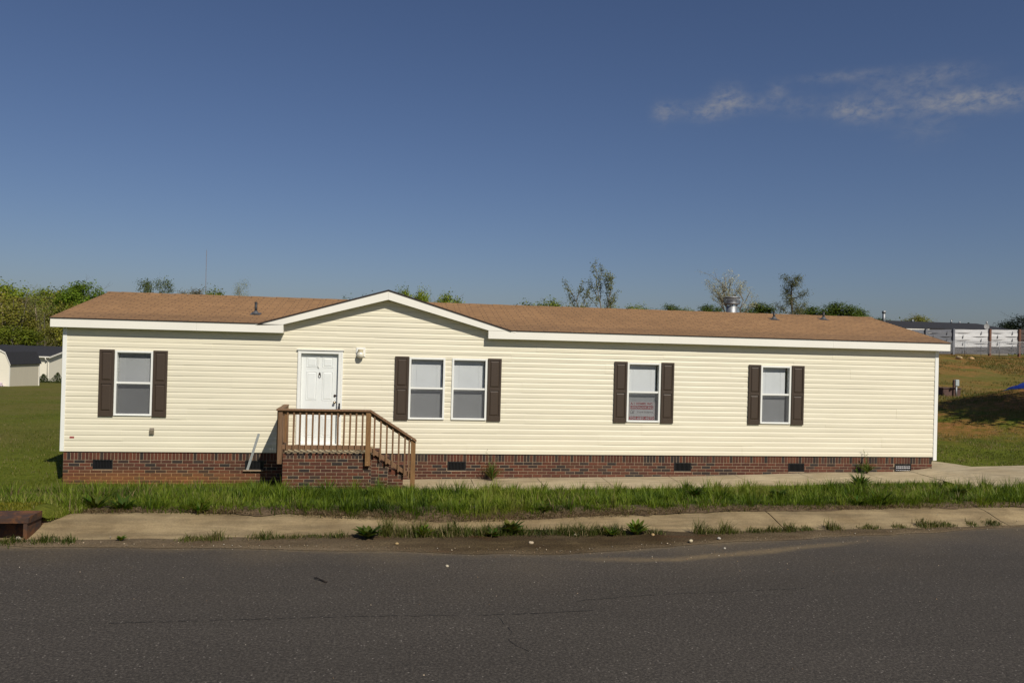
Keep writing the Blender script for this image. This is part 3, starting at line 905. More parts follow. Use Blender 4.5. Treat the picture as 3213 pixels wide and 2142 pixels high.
# end gables and ceiling keep the roof space closed
for xx in (XL + .02, XR - .02):
    mb = MB()
    mb.face([(xx, -.0, 2.56), (xx, YR, 2.56), (xx, YR, RZ_ - .03), (xx, 0.0, EZ + .02)]); mb.face([(xx, YR, 2.56), (xx, DEP, 2.56), (xx, DEP, EZ + .02), (xx, YR, RZ_ - .03)])
    build('gable_end', mb, M['siding'], house)
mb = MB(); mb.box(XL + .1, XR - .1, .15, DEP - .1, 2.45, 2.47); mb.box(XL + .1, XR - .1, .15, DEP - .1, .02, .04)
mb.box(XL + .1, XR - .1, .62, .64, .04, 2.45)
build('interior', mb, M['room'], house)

# shutters
def shutter(xa, xb, z0=.74, z1=2.14):
    mb = MB(); yf = -.052; yb = -.018
    w = .043; zm = 1.455
    # slab with two sunk fields holding raised panels
    f0, f1 = xa + w, xb - w
    zr = [(z0 + .11, zm - .032), (zm + .032, z1 - .05)]
    mb.box(xa, f0, yf, yb, z0, z1, bev=.004); mb.box(f1, xb, yf, yb, z0, z1, bev=.004)
    for a, b in ((z0, zr[0][0]), (zr[0][1], zr[1][0]), (zr[1][1], z1)): mb.box(f0 - .002, f1 + .002, yf + .001, yb, a, b, bev=.003)
    for a, b in zr:
        mb.box(f0 - .003, f1 + .003, yf + .018, yb + .002, a - .003, b + .003)
        i, o = .034, .012
        P0 = [(f0 + o, yf + .017, a + o), (f1 - o, yf + .017, a + o), (f1 - o, yf + .017, b - o), (f0 + o, yf + .017, b - o)]
        P1 = [(f0 + i, yf + .002, a + i + .004), (f1 - i, yf + .002, a + i + .004), (f1 - i, yf + .002, b - i), (f0 + i, yf + .002, b - i)]
        mb.face(P1)
        for k in range(4): mb.face([P0[k], P0[(k + 1) % 4], P1[(k + 1) % 4], P1[k]])
    return build('shutter', mb, M['shutter'], house)
for a, b in ((-6.158, -5.863), (-5.09, -4.80), (-.036, .267), (2.022, 2.328), (4.938, 5.24), (6.055, 6.359), (8.187, 8.485), (9.262, 9.575)): shutter(a, b)


def window(xa, xb, slat_tilt, blind_r):
    z0, z1 = WZ0, WZ1
    fr = .044
    mb = MB(); y0 = -.036
    mb.box(xa, xa + fr, y0, .03, z0, z1, bev=.004); mb.box(xb - fr, xb, y0, .03, z0, z1, bev=.004)
    mb.box(xa + fr - .002, xb - fr + .002, y0 + .001, .03, z1 - fr, z1, bev=.004); mb.box(xa + fr - .002, xb - fr + .002, y0 + .001, .03, z0, z0 + fr * .9, bev=.004)
    mb.box(xa + .01, xb - .01, y0 - .012, y0 + .004, z0 + .004, z0 + .018)
    # jamb liner behind
    for q in ((xa + .012, xa + fr - .004, .031, .115, z0 + .01, z1 - .01), (xb - fr + .004, xb - .012, .031, .115, z0 + .01, z1 - .01)): mb.box(*q)
    mb.box(xa + .02, xb - .02, .031, .115, z1 - .03, z1 - .012); mb.box(xa + .02, xb - .02, .031, .115, z0 + .012, z0 + .03)
    f = build('window', mb, M['white_vinyl'], house)
    zm = (z0 + z1) / 2 + .005
    mb = MB(); mb.box(xa + fr - .003, xb - fr + .003, -.022, .012, zm - .022, zm + .022, bev=.004)
    mb.box(xa + fr - .002, xb - fr + .002, .02, .04, zm - .05, zm - .026)
    build('meeting_rail', mb, M['white_vinyl'], f)
    mb = MB(); mb.face([(xa + fr, -.004, zm), (xb - fr, -.004, zm), (xb - fr, -.004, z1 - fr), (xa + fr, -.004, z1 - fr)])
    mb.face([(xa + fr, .03, z0 + fr * .9), (xb - fr, .03, z0 + fr * .9), (xb - fr, .03, zm), (xa + fr, .03, zm)])
    build('pane', mb, M['glass'], f)
    mb = MB(); mb.face([(xa + fr, -.012, z0 + fr * .9), (xb - fr, -.012, z0 + fr * .9), (xb - fr, -.012, zm - .02), (xa + fr, -.012, zm - .02)])
    build('insect_screen', mb, M['screen'], f)
    # mini blind
    mb = MB()
    pitch, dep = .0215, .0255
    bx0, bx1 = xa + fr + .006, xb - fr - blind_r
    z = z0 + .06
    t = RAD(slat_tilt)
    while z < z1 - .075:
        dy, dz = dep * .5 * math.cos(t), dep * .5 * math.sin(t)
        yc = .098
        n_ = (-math.sin(t) * .003, math.cos(t) * .003)
        mb.face([(bx0, yc - dy, z - dz), (bx1, yc - dy, z - dz), (bx1, yc + n_[0], z + n_[1]), (bx0, yc + n_[0], z + n_[1])], 0, (1, 1, 1), True)
        mb.face([(bx0, yc + n_[0], z + n_[1]), (bx1, yc + n_[0], z + n_[1]), (bx1, yc + dy, z + dz), (bx0, yc + dy, z + dz)], 0, (1, 1, 1), True)
        z += pitch
    mb.box(bx0, bx1, .085, .112, z1 - .07, z1 - .045); mb.box(bx0, bx1, .088, .108, z0 + .034, z0 + .046)
    for cx in (bx0 + .12, bx1 - .12): mb.box(cx - .001, cx + .001, .082, .084, z0 + .04, z1 - .06)
    build('blind', mb, M['blind'], f)
    return f


for (a, b), tilt, br_ in zip(WINS, (24, 52, 52, 60, 60), (.006, .01, .012, .03, .045)):
    window(a, b, tilt, br_)

# front door
xa, xb, z0, z1 = DOOR
mb = MB(); y0 = -.04
sa, sb_, st_ = -2.055, -1.262, 2.155
mb.box(xa, sa, y0, .045, z0, z1, bev=.004); mb.box(sb_, xb, y0, .045, z0, z1, bev=.004); mb.box(sa - .002, sb_ + .002, y0 + .001, .045, st_, z1 - .002, bev=.004)
mb.box(xa - .02, xb + .02, y0 - .025, .0, z1 - .004, z1 + .014, bev=.003)            # drip cap
mb.box(xa + .045, xb - .06, y0 - .02, y0 + .0, z0 + .02, z1 - .06) if False else None
mb.box(sa - .002, sb_ + .002, y0 - .02, .06, z0 - .015, z0 + .02, bev=.004)          # threshold
for u, w_ in ((xa + .022, xa + .028), (xb - .034, xb - .028)): mb.box(u, w_, y0 - .006, y0 + .002, z0, z1 - .02)
casing = build('door_frame', mb, M['white_vinyl'], house)
mb = MB(); yd = .05
mb.box(sa + .002, sb_ - .002, yd, yd + .04, z0 + .021, st_ - .002)
W_ = sb_ - sa; H_ = st_ - z0
def sink(px0, px1, pz0, pz1):
    i1, i2 = .022, .045
    A = [(px0, yd - .001, pz0), (px1, yd - .001, pz0), (px1, yd - .001, pz1), (px0, yd - .001, pz1)]
    B = [(px0 + i1, yd + .0, pz0 + i1), (px1 - i1, yd + .0, pz0 + i1), (px1 - i1, yd + .0, pz1 - i1), (px0 + i1, yd + .0, pz1 - i1)]
    # moulded ridge round a raised field
    rg = [(px0 + .010, yd - .010, pz0 + .010), (px1 - .010, yd - .010, pz0 + .010), (px1 - .010, yd - .010, pz1 - .010), (px0 + .010, yd - .010, pz1 - .010)]
    C_ = [(px0 + i2, yd - .009, pz0 + i2), (px1 - i2, yd - .009, pz0 + i2), (px1 - i2, yd - .009, pz1 - i2), (px0 + i2, yd - .009, pz1 - i2)]
    for P_, Q_ in ((A, rg), (rg, B), (B, C_)):
        for k in range(4): mb.face([P_[k], P_[(k + 1) % 4], Q_[(k + 1) % 4], Q_[k]])
    mb.face(C_)
cx = (sa + sb_) / 2
for px0, px1 in ((sa + .11, cx - .055), (cx + .055, sb_ - .11)):
    sink(px0, px1, st_ - .30, st_ - .07); sink(px0, px1, st_ - 1.02, st_ - .385); sink(px0, px1, z0 + .16, z0 + .62)
door = build('door', mb, M['door_white'], house)
mb = MB(); mb.lathe([(.0, 0), (.030, .004), (.028, .012), (.012, .02), (.011, .04), (.022, .048), (.029, .06), (.026, .074), (.0, .08)], 0, 0, 16)
mb.v = [(v_[0] + sb_ - .065, yd - v_[2], v_[1] + 1.10) for v_ in mb.v]
build('knob', mb, M['brass'], door)
mb = MB(); mb.lathe([(.0, 0), (.030, .003), (.027, .016), (.012, .02), (.0, .022)], 0, 0, 16)
mb.v = [(v_[0] + sb_ - .062, yd - v_[2], v_[1] + 1.245) for v_ in mb.v]
build('deadbolt', mb, M['darkmetal'], door)
mb = MB(); mb.tube([(sb_ + .045, y0 - .006, .88), (sb_ + .045, y0 - .045, .91), (sb_ + .045, y0 - .05, 1.0), (sb_ + .047, y0 - .04, 1.055), (sb_ + .047, y0 - .006, 1.07)], [.014, .015, .017, .014, .012], 8)
mb.box(sb_ + .027, sb_ + .065, y0 - .008, y0, .80, 1.09)
build('door_handle', mb, M['black'], casing)
mb = MB()
mb.tube([(cx, yd - .012, 1.72), (cx - .022, yd - .014, 1.69), (cx - .026, yd - .016, 1.66), (cx, yd - .018, 1.635), (cx + .026, yd - .016, 1.66), (cx + .022, yd - .014, 1.69), (cx, yd - .012, 1.72)], .0055, 8)
mb.box(cx - .02, cx + .02, yd - .012, yd, 1.69, 1.735, bev=.004); mb.box(cx - .007, cx + .007, yd - .012, yd, 1.735, 1.75)
build('door_knocker', mb, M['darkmetal'], door)
mb = MB()
for px in (cx - .045, cx - .018): mb.box(px - .006, px + .006, yd - .014, yd - .009, 1.84 if px > cx - .03 else 1.90, st_ - .004)
mb.tube([(cx - .045, yd - .012, 1.90), (cx - .035, yd - .03, 1.865), (cx - .02, yd - .03, 1.85), (cx - .018, yd - .012, 1.87)], .005, 6)
build('wreath_hanger', mb, M['white_vinyl'], door)

# porch lamp
mb = MB(); mb.box(-.887, -.69, -.034, -.004, 2.108, 2.312, bev=.006)
lampb = build('porch_light', mb, M['white_vinyl'], house)
mb = MB(); mb.lathe([(.0, 2.272), (.058, 2.270), (.060, 2.262), (.056, 2.255), (.056, 2.222), (.06, 2.216), (.0, 2.214)], -.788, -.105, 20)
mb.box(-.84, -.736, -.1, -.033, 2.225, 2.268, bev=.004)
build('lamp_base', mb, simple('lamp_collar', (.55, .47, .30), .5, .05, 5), lampb)
mb = MB(); mb.lathe([(.052, 2.222), (.060, 2.205), (.076, 2.175), (.079, 2.148), (.070, 2.115), (.048, 2.092), (.02, 2.083), (.0, 2.082)], -.788, -.105, 24)
build('lamp_shade', mb, M['globe'], lampb)

# outlet cover and red sticker
mb = MB(); mb.prism([(-.02, .375), (-.055, .375), (-.06, .46), (-.035, .505), (-.02, .505)], 'x', -5.124, -5.036)
mb.box(-5.095, -5.064, -.063, -.058, .39, .455)
build('outlet_cover', mb, M['outlet'], house)
mb = MB(); mb.box(-6.706, -6.617, -.0185, -.0165, .273, .313)
build('warning_sticker', mb, M['redlabel'], house)

# plumbing pipes through the roof
def rz(y): return EZ + K_ * (y - YE) + th
for px, py, hh in ((-3.17, .8, .27), (9.94, 2.31, .21), (11.49, 2.55, .21)):
    mb = MB(); mb.tube([(px, py, rz(py) - .04), (px, py, rz(py) + hh)], .03, 12)
    pp = build('vent_pipe', mb, M['rubber'], house)
    mb = MB(); mb.lathe([(.085, rz(py) + .0), (.065, rz(py) + .025), (.042, rz(py) + .06), (.033, rz(py) + .07)], px, py, 16)
    mb.face([(px - .11, py - .13, rz(py - .13) + .004), (px + .11, py - .13, rz(py - .13) + .004), (px + .11, py + .13, rz(py + .13) + .004), (px - .11, py + .13, rz(py + .13) + .004)])
    build('pipe_flashing', mb, M['lead'], pp)
# flue with spark cap
fx, fy = 9.24, 3.45
mb = MB(); mb.lathe([(.15, 3.2), (.15, 3.70), (.135, 3.71), (.0, 3.71)], fx, fy, 24); mb.lathe([(.154, 3.50), (.154, 3.52)], fx, fy, 24)
flue = build('chimney', mb, M['galv'], house)
mb = MB(); mb.lathe([(.0, 3.745), (.20, 3.755), (.225, 3.77), (.225, 3.785), (.15, 3.79), (.0, 3.80)], fx, fy, 24)
mb.lathe([(.0, 3.985), (.12, 3.975), (.235, 3.955), (.235, 3.935), (.22, 3.93), (.0, 3.93)], fx, fy, 24)
for k in range(6):
    a = k * math.pi / 3; mb.tube([(fx + .14 * math.cos(a), fy + .14 * math.sin(a), 3.69), (fx + .17 * math.cos(a), fy + .17 * math.sin(a), 3.76)], .012, 6)
for k in range(40):
    a = k * math.pi / 20; mb.tube([(fx + .222 * math.cos(a), fy + .222 * math.sin(a), 3.785), (fx + .222 * math.cos(a), fy + .222 * math.sin(a), 3.935)], .004, 4)
for zq in (3.82, 3.86, 3.90): mb.lathe([(.224, zq - .004), (.224, zq + .004)], fx, fy, 24)
mb.lathe([(.14, 3.785), (.14, 3.94)], fx, fy, 20)
build('flue_cap', mb, M['galv'], flue)

# ---- brick skirt
REDS = [(.128, .036, .016), (.106, .030, .015), (.150, .045, .020), (.092, .028, .015), (.118, .040, .019)]
DARKS = [(.040, .025, .019), (.030, .021, .018), (.055, .030, .021)]
def brick_col(r):
    c = r.choice(DARKS) if r.random() < .24 else r.choice(REDS)
    k = r.uniform(.62, .90)
    return tuple(q * k for q in c)


def brick_wall(mb, x0, x1, z_top, z_bot, yface, head='soldier', holes=(), seed=5, mapf=None, joint=.011):
    """bricks proud of a mortar backing; yface = brick front; mi 0 brick, 1 mortar"""
    r = random.Random(seed)
    mp = mapf or (lambda x, y, z: (x, y, z))
    def B(a, b, c, d, col, bev=.003):
        for h in holes:
            if a < h[1] and b > h[0] and c < h[3] - .004 and d > h[2] + .004:
                if a < h[0] - .03: B(a, h[0] - .004, c, d, col)
                if b > h[1] + .03: B(h[1] + .004, b, c, d, col)
                return
        n = len(mb.v)
        mb.box(a + r.uniform(-.001, .001), b + r.uniform(-.001, .001), yface + r.uniform(-.002, .002), yface + .02, c, d, 0, col, bev=bev)
        mb.v[n:] = [mp(*v_) for v_ in mb.v[n:]]
    z = z_top
    if head == 'soldier':
        hh, w = .160, .061
    else:
        hh, w = .105, .061
    x = x0 + .004
    dark_run = 0
    while x < x1 - .02:
        B(x, min(x + w, x1 - .003), z - hh, z - .004, brick_col(r)); x += w + joint
    z -= hh + joint
    row = 0
    while z > z_bot:
        x = x0 + .003
        if row % 2: 
            B(x, x + .098, max(z - .058, z_bot), z, brick_col(r)); x += .098 + joint
        while x < x1 - .01:
            B(x, min(x + .205, x1 - .003), z - .058, z, brick_col(r)); x += .205 + joint
        z -= .058 + joint; row += 1
    n = len(mb.v)
    # mortar backing, cut round the holes
    xs_ = sorted({x0, x1} | {h[0] for h in holes} | {h[1] for h in holes}); zs_ = sorted({z_top, z_bot - .05} | {h[2] for h in holes} | {h[3] for h in holes})
    for a, b in zip(xs_[:-1], xs_[1:]):
        for c, d in zip(zs_[:-1], zs_[1:]):
            if any(h[0] - 1e-6 <= a and b <= h[1] + 1e-6 and h[2] - 1e-6 <= c and d <= h[3] + 1e-6 for h in holes): continue
            mb.face([mp(a, yface + .0075, c), mp(b, yface + .0075, c), mp(b, yface + .0075, d), mp(a, yface + .0075, d)], 1)


VENTS = [(-6.245, -5.853), (-3.17, -2.784), (1.176, 1.59), (6.432, 6.84), (9.25, 9.65), (11.99, 12.42)]
holes = [(a, b, -.373, -.176) for a, b in VENTS]
mb = MB(); brick_wall(mb, -6.83, 12.975, -.012, -.86, .012, 'soldier', holes, 5)
for h in holes:                                        # concrete sill under each vent
    mb.box(h[0] - (.03 if h[0] < -3 and h[0] > -4 else .004), h[1] + .004, -.045 if h[0] < -3 and h[0] > -4 else .006, .03, h[2] - .022, h[2], 1)
# returns at the two ends
brick_wall(mb, .02, 6.15, -.012, -.86, 0, 'soldier', (), 6, lambda x, y, z: (12.975 - y, x, z))
brick_wall(mb, .02, 6.15, -.012, -.86, 0, 'soldier', (), 7, lambda x, y, z: (-6.83 + y, 6.17 - x, z))
build('brick_skirting', mb, [M['brick'], M['mortar']], house)
for i, h in enumerate(holes):
    mb = MB(); xa, xb, z0, z1 = h
    mb.box(xa, xb, .055, .06, z0, z1)
    b = .016
    mb.box(xa, xb, .004, .055, z0, z0 + b); mb.box(xa, xb, .004, .055, z1 - b, z1); mb.box(xa, xa + b, .005, .055, z0 + b, z1 - b); mb.box(xb - b, xb, .005, .055, z0 + b, z1 - b)
    if i < 5:
        n = 12
        for k in range(n):
            x = xa + b + (xb - xa - 2 * b) * (k + .5) / n
            mb.box(x - .006, x + .006, .010, .045, z0 + b, z1 - b)
        build('foundation_vent', mb, M['black'], house)
    else:
        mb.box(xa + b, xb - b, .012, .05, z0 + b, z1 - b)
        r = random.Random(3)
        for zq, hh in ((z1 - .055, .006), (z0 + .105, .014), (z0 + .05, .006)):
            x = xa + .035
            while x < xb - .05:
                w = r.uniform(.02, .06); mb.box(x, min(x + w, xb - .03), .0105, .012, zq - hh / 2, zq + hh / 2, 1); x += w + .012
        build('foundation_vent', mb, [M['black'], M['signwhite']], house)

# ------------------------------------------------------------------ brick porch with its wooden rail
PY = -1.15
porch = thing('entry_porch', (-1.2, -.6, -.65), 'red brick entry porch with steps and brown wooden railing at the white door', 'porch')
mb = MB()
brick_wall(mb, -2.235, -.465, .148, -.76, PY, 'rowlock', (), 11)
brick_wall(mb, 0.0, 1.12, .148, -.76, 0, 'rowlock', (), 12, lambda x, y, z: (-2.235 + y, -x - .03, z))
mb.box(-2.235, -.465, PY + .0075, -.02, .1, .149, 1)
build('base', mb, [M['brick'], M['mortar']], porch)
mb = MB(); mb.box(-2.222, -.46, PY + .012, -.03, .149, .158, bev=.003)
build('floor_slab', mb, M['walk'], porch)
mb = MB()
STEPS = [(-.465, -.31, .125), (-.31, -.125, -.02), (-.125, .19, -.185)]
for i, (a, b, zt) in enumerate(STEPS):
    xr2 = b
    brick_wall(mb, a, b, zt, -.76, PY + .003, 'rowlock', (), 20 + i)
    # riser and tread of rowlocks
    r = random.Random(40 + i)
    y = PY + .006
    while y < -.08:
        y2 = min(y + .061, -.03)
        mb.box(a + .012, b + .018, y, y2, zt - .095, zt + .003, 0, tuple(q * 1.1 for q in brick_col(r)), bev=.004)
        y += .072
    mb.box(a, b + .004, PY + .012, -.04, zt - .1, zt - .004, 1)
    mb.face([(b, PY + .01, -.76), (b, -.04, -.76), (b, -.04, zt - .1), (b, PY + .01, zt - .1)], 1)
build('steps', mb, [M['brick'], M['mortar']], porch)

LUM = lambda mbx, tint: None
def wood(name, mbx, parent=porch): return build(name, mbx, M['lumber'], parent)
YC = -1.205
ry0, ry1 = YC - .02, YC + .02
def tinted(k): return (k, k * .98, k * .95)
golden, greyed = (1.05, .98, .72), (.95, .92, .95)
# posts
mb = MB(); mb.box(-2.33, -2.243, YC - .05, YC + .04, -.06, 1.012, 0, (.85, .84, .85), bev=.004); wood('post', mb)
mb = MB(); mb.box(-.592, -.488, YC - .055, YC + .035, -.09, 1.012, 0, golden, bev=.004)
for zq in (.0, .05): mb.box(-.552, -.536, YC - .06, YC - .054, zq - .075, zq - .060, 0, (2.5, 2.5, 2.4))
wood('post', mb)
mb = MB(); mb.box(.332, .428, YC - .05, YC + .04, -.62, .452, 0, golden, bev=.004); wood('post', mb)
mb = MB(); mb.box(-2.375, -2.288, -.115, -.03, -.06, 1.012, 0, golden, bev=.004); wood('post', mb)
# handrails
mb = MB(); mb.box(-2.345, -.50, YC - .085, YC + .06, 1.014, 1.05, 0, greyed, bev=.005); wood('handrail', mb)
mb = MB()
sl_a, sl_b = (-.498, 1.05), (.442, .436)
def slope(mbx, x0, x1, zf, h, y0, y1, col):
    mbx.prism([(x0, zf(x0) - h), (x1, zf(x1) - h), (x1, zf(x1)), (x0, zf(x0))], 'y', y0, y1, 0, col)
zcap = lambda x: 1.05 + (x + .498) * (.455 - 1.05) / (.93)
slope(mb, -.4985, .442, zcap, .042, YC - .083, YC + .058, greyed); wood('handrail', mb)
mb = MB()
mb.box(-2.37, -2.262, YC - .080, -.02, 1.0145, 1.049, 0, greyed, bev=.005)
mb.v = [(v_[0] - .02 * (v_[1] + 1.2) / 1.2, v_[1], v_[2] + (.0 if v_[1] > -1.19 else 0)) for v_ in mb.v]
wood('handrail', mb)
# upper and lower rails
mb = MB(); mb.box(-2.243, -.592, ry0 + .015, ry1 + .015, .935, 1.012, 0, golden, bev=.003); wood('rail', mb)
mb = MB(); mb.box(-2.243, -.592, ry0 + .015, ry1 + .015, .235, .318, 0, greyed, bev=.003); wood('rail', mb)
mb = MB(); slope(mb, -.488, .332, lambda x: zcap(x) - .043, .085, ry0 + .015, ry1 + .015, golden); wood('rail', mb)
zlow = lambda x: .285 + (x + .487) * -.655
mb = MB(); slope(mb, -.488, .40, zlow, .09, ry0 + .015, ry1 + .015, greyed); wood('rail', mb)
for z0, z1, cc in ((.935, 1.012, golden), (-.055, .252, greyed)):
    mb = MB(); mb.box(-2.335, -2.297, YC + .042, -.116, z0, z1, 0, cc, bev=.003); wood('rail', mb)
# balusters
r = random.Random(9)
for x in (-2.145, -2.024, -1.9, -1.775, -1.651, -1.525, -1.403, -1.278, -1.151, -1.028, -.908, -.785, -.658):
    mb = MB(); k = r.uniform(.82, 1.1); lean = r.uniform(-.008, .008)
    mb.box(x - .018, x + .018, ry0 - .024, ry0 + .0145, .215, 1.0, 0, (k, k * .97, k * .95), bev=.003)
    mb.v = [(v_[0] + lean * (v_[2] - .6), v_[1], v_[2]) for v_ in mb.v]
    wood('baluster', mb)
for x in (-.415, -.287, -.163, -.041, .085, .21, .297):
    mb = MB(); k = r.uniform(.82, 1.1)
    zt = zcap(x) - .055
    mb.box(x - .018, x + .018, ry0 - .024, ry0 + .0145, zlow(x) - .125, zt, 0, (k, k * .97, k * .95), bev=.003); wood('baluster', mb)
for y in (-1.05, -.925, -.80, -.675, -.55, -.425, -.30, -.19):
    mb = MB(); k = r.uniform(.82, 1.1)
    mb.box(-2.374, -2.337, y - .019, y + .019, .135, 1.0, 0, (k, k * .97, k * .95), bev=.003); wood('baluster', mb)

# ------------------------------------------------------------------ sign in the window
def text_polys(body, x0, x1, z0, z1, y, slant=0.0, bold=.012):
    cu = bpy.data.curves.new('lettering', 'FONT'); cu.body = body; cu.size = 1.0; cu.offset = bold; cu.resolution_u = 3; cu.shear = slant
    ob = bpy.data.objects.new('lettering', cu); COL.objects.link(ob)
    dg = bpy.context.evaluated_depsgraph_get(); dg.update()
    me = bpy.data.meshes.new_from_object(ob.evaluated_get(dg))
    P_ = [v_.co.copy() for v_ in me.vertices]; F_ = [tuple(p.vertices) for p in me.polygons]
    bpy.data.objects.remove(ob); bpy.data.curves.remove(cu); bpy.data.meshes.remove(me)
    mnx, mxx = min(p.x for p in P_), max(p.x for p in P_); mny, mxy = min(p.y for p in P_), max(p.y for p in P_)
    return [(x0 + (p.x - mnx) / (mxx - mnx) * (x1 - x0), y, z0 + (p.y - mny) / (mxy - mny) * (z1 - z0)) for p in P_], F_


sx0, sx1, sz0, sz1, ysn = 5.318, 5.948, .803, 1.222, .056
mb = MB()
def rr(x0, x1, z0, z1, y, rad=.018):
    pts = []
    for cx_, cz_, a0 in ((x1 - rad, z1 - rad, 0), (x0 + rad, z1 - rad, 90), (x0 + rad, z0 + rad, 180), (x1 - rad, z0 + rad, 270)):
        for k in range(5): pts.append((cx_ + rad * math.cos(RAD(a0 + k * 22.5)), cz_ + rad * math.sin(RAD(a0 + k * 22.5))))
    return pts
mb.prism(rr(sx0, sx1, sz0, sz1, 0), 'y', ysn, ysn + .004)
mb.face([(sx0 + .04, ysn - .0008, 1.052), (sx1 - .04, ysn - .0008, 1.052), (sx1 - .04, ysn - .0008, 1.133), (sx0 + .04, ysn - .0008, 1.133)], 1)
mb.face([(sx0 + .012, ysn - .0008, sz0 + .006), (sx1 - .012, ysn - .0008, sz0 + .006), (sx1 - .012, ysn - .0008, .882), (sx0 + .012, ysn - .0008, .882)], 1)
# thin red border line
for a, b, c, d in ((sx0 + .012, sx1 - .012, sz1 - .016, sz1 - .012), (sx0 + .012, sx0 + .016, .885, sz1 - .016), (sx1 - .016, sx1 - .012, .885, sz1 - .016)):
    mb.face([(a, ysn - .0006, c), (b, ysn - .0006, c), (b, ysn - .0006, d), (a, ysn - .0006, d)], 1)
for body, x0, x1, z0, z1, mi, y_, sh_, bo in (('A-1 HOMES, INC.', sx0 + .04, sx1 - .045, 1.145, 1.202, 1, ysn - .0012, 0, .035), ('100%FINANCING', sx0 + .05, sx1 - .05, 1.064, 1.122, 0, ysn - .0016, 0, .016),
                                              ('Call', sx0 + .04, sx0 + .14, .945, 1.03, 2, ysn - .0012, .4, .01), ('Travis Robbins', sx0 + .2, sx1 - .045, .965, 1.005, 2, ysn - .0012, 0, .01),
                                              ('704-689-4070', sx0 + .025, sx1 - .025, .818, .873, 0, ysn - .0016, 0, .016)):
    vv, ff = text_polys(body, x0, x1, z0, z1, y_, sh_, bo)
    mb.mesh_faces(vv, ff, mi)
sg = build('financing_sign', mb, [M['signwhite'], M['signred'], M['signgrey']], None, (5.633, ysn, sz0))
tag(sg, 'red and white A-1 HOMES 100% FINANCING sign propped inside the fourth window', 'sign')

# aluminium strip leaning on the skirting
mb = MB()
pa, pb = Vector((-3.115, -.022, -.372)), Vector((-2.893, -.036, .408))
d = (pb - pa).normalized(); u = Vector((1, 0, 0)); u = (u - d * u.dot(d)).normalized(); w = d.cross(u)
hw = .026
def strip_pt(t, s_, k): return pa + (pb - pa) * t + u * (hw * s_) + w * k
vs = [strip_pt(t, s_, k) for t in (0, 1) for s_, k in ((-1, 0.012), (-1, 0), (1, 0), (1, .012), (.85, .012), (.85, .003), (-.85, .003), (-.85, .012))]
fs = [(i, (i + 1) % 8, (i + 1) % 8 + 8, i + 8) for i in range(8)]
mb.mesh_faces(vs, fs)
mb.mesh_faces([strip_pt(0, -1, 0), strip_pt(0, 1, 0), strip_pt(0, 1, .003), strip_pt(0, -1, .003)], [(0, 1, 2, 3)])
tag(build('metal_strip', mb, M['alu'], None, tuple(pa)), 'thin aluminium strip leaning against the brick skirting left of the porch', 'metal strip')

# ------------------------------------------------------------------ storm drain at the kerb
drain = thing('storm_drain', (-3.2, -10.8, .62), 'rusty iron storm drain hood set in the kerb', 'storm drain')
mb = MB()
mb.prism([(-10.93, .918), (-10.93, .955), (-10.90, .966), (-10.68, .968), (-10.68, .91), (-10.86, .915)], 'x', -3.62, -2.87)
build('hood', mb, M['rust'], drain)
for a, b in ((-2.912, -2.882), (-3.62, -3.585)):
    mb = MB(); mb.box(a, b, -10.925, -10.66, .60, .917, bev=.004); build('cheek', mb, M['rust'], drain)
mb = MB(); mb.box(-3.585, -2.868, -10.60, -10.56, .45, .92); mb.box(-3.585, -2.868, -10.915, -10.87, .55, .875 - .03 + .0) if False else None
mb.prism([(-10.80, .60), (-10.78, .60), (-10.70, .90), (-10.72, .90)], 'x', -3.585, -2.912)
build('throat', mb, M['rust'], drain)
mb = MB(); mb.box(-3.60, -2.86, -10.93, -10.70, .60, .765)
build('sill', mb, M['kerb'], drain)


# ------------------------------------------------------------------ stones, twig, gravel
def pebble(cx_, cy__, cz_, r_, seed, col=(1, 1, 1), mbx=None):
    mb_ = mbx or MB(); g = np.random.default_rng(seed)
    n, m_ = 9, 6
    k = g.uniform(.7, 1.1, 3); ph = g.uniform(0, 6, 4)
    vs, fs = [], []
    for i in range(m_ + 1):
        t = math.pi * i / m_
        for j in range(n):
            a = 2 * math.pi * j / n
            q = 1 + .14 * math.sin(2 * a + ph[0]) + .1 * math.sin(3 * t + ph[1]) + .08 * math.sin(3 * a + ph[2])
            vs.append((cx_ + r_ * k[0] * 1.1 * q * math.sin(t) * math.cos(a), cy__ + r_ * k[1] * 1.1 * q * math.sin(t) * math.sin(a), cz_ + r_ * .7 * q * math.cos(t)))
    for i in range(m_):
        for j in range(n): fs.append((i * n + j, (i + 1) * n + j, (i + 1) * n + (j + 1) % n, i * n + (j + 1) % n))
    mb_.mesh_faces(vs, fs, 0, col, True)
    return mb_


STONES = [((2.53, -11.23), .024, (1, .93, .72), 'pale yellow stone on the dark gutter silt, the larger of two lone stones'),
          ((2.82, -11.14), .019, (.95, .95, .95), 'pale grey stone on the silt beside the road edge'),
          ((2.76, -11.40), .016, (1, 1, .98), 'small white stone on the sandy asphalt just off the silt'),
          ((2.26, -11.02), .030, (.85, .62, .34), 'orange tan stone at the foot of the broad weed'),
          ((.04, -11.22), .018, (.85, .66, .36), 'round tan stone on the silt below the leafy weeds'),
          ((.41, -11.82), .017, (1, .95, .82), 'single cream stone lying out on the bare asphalt'),
          ((1.14, -11.25), .026, (1, .88, .72), 'pinkish white stone amid a scatter of chips on the silt'),
          ((1.58, -10.97), .022, (1, .95, .80), 'cream stone tucked under the green gutter weeds'),
          ((-2.96, -10.89), .026, (.70, .66, .60), 'round grey stone inside the rusty storm drain mouth')]
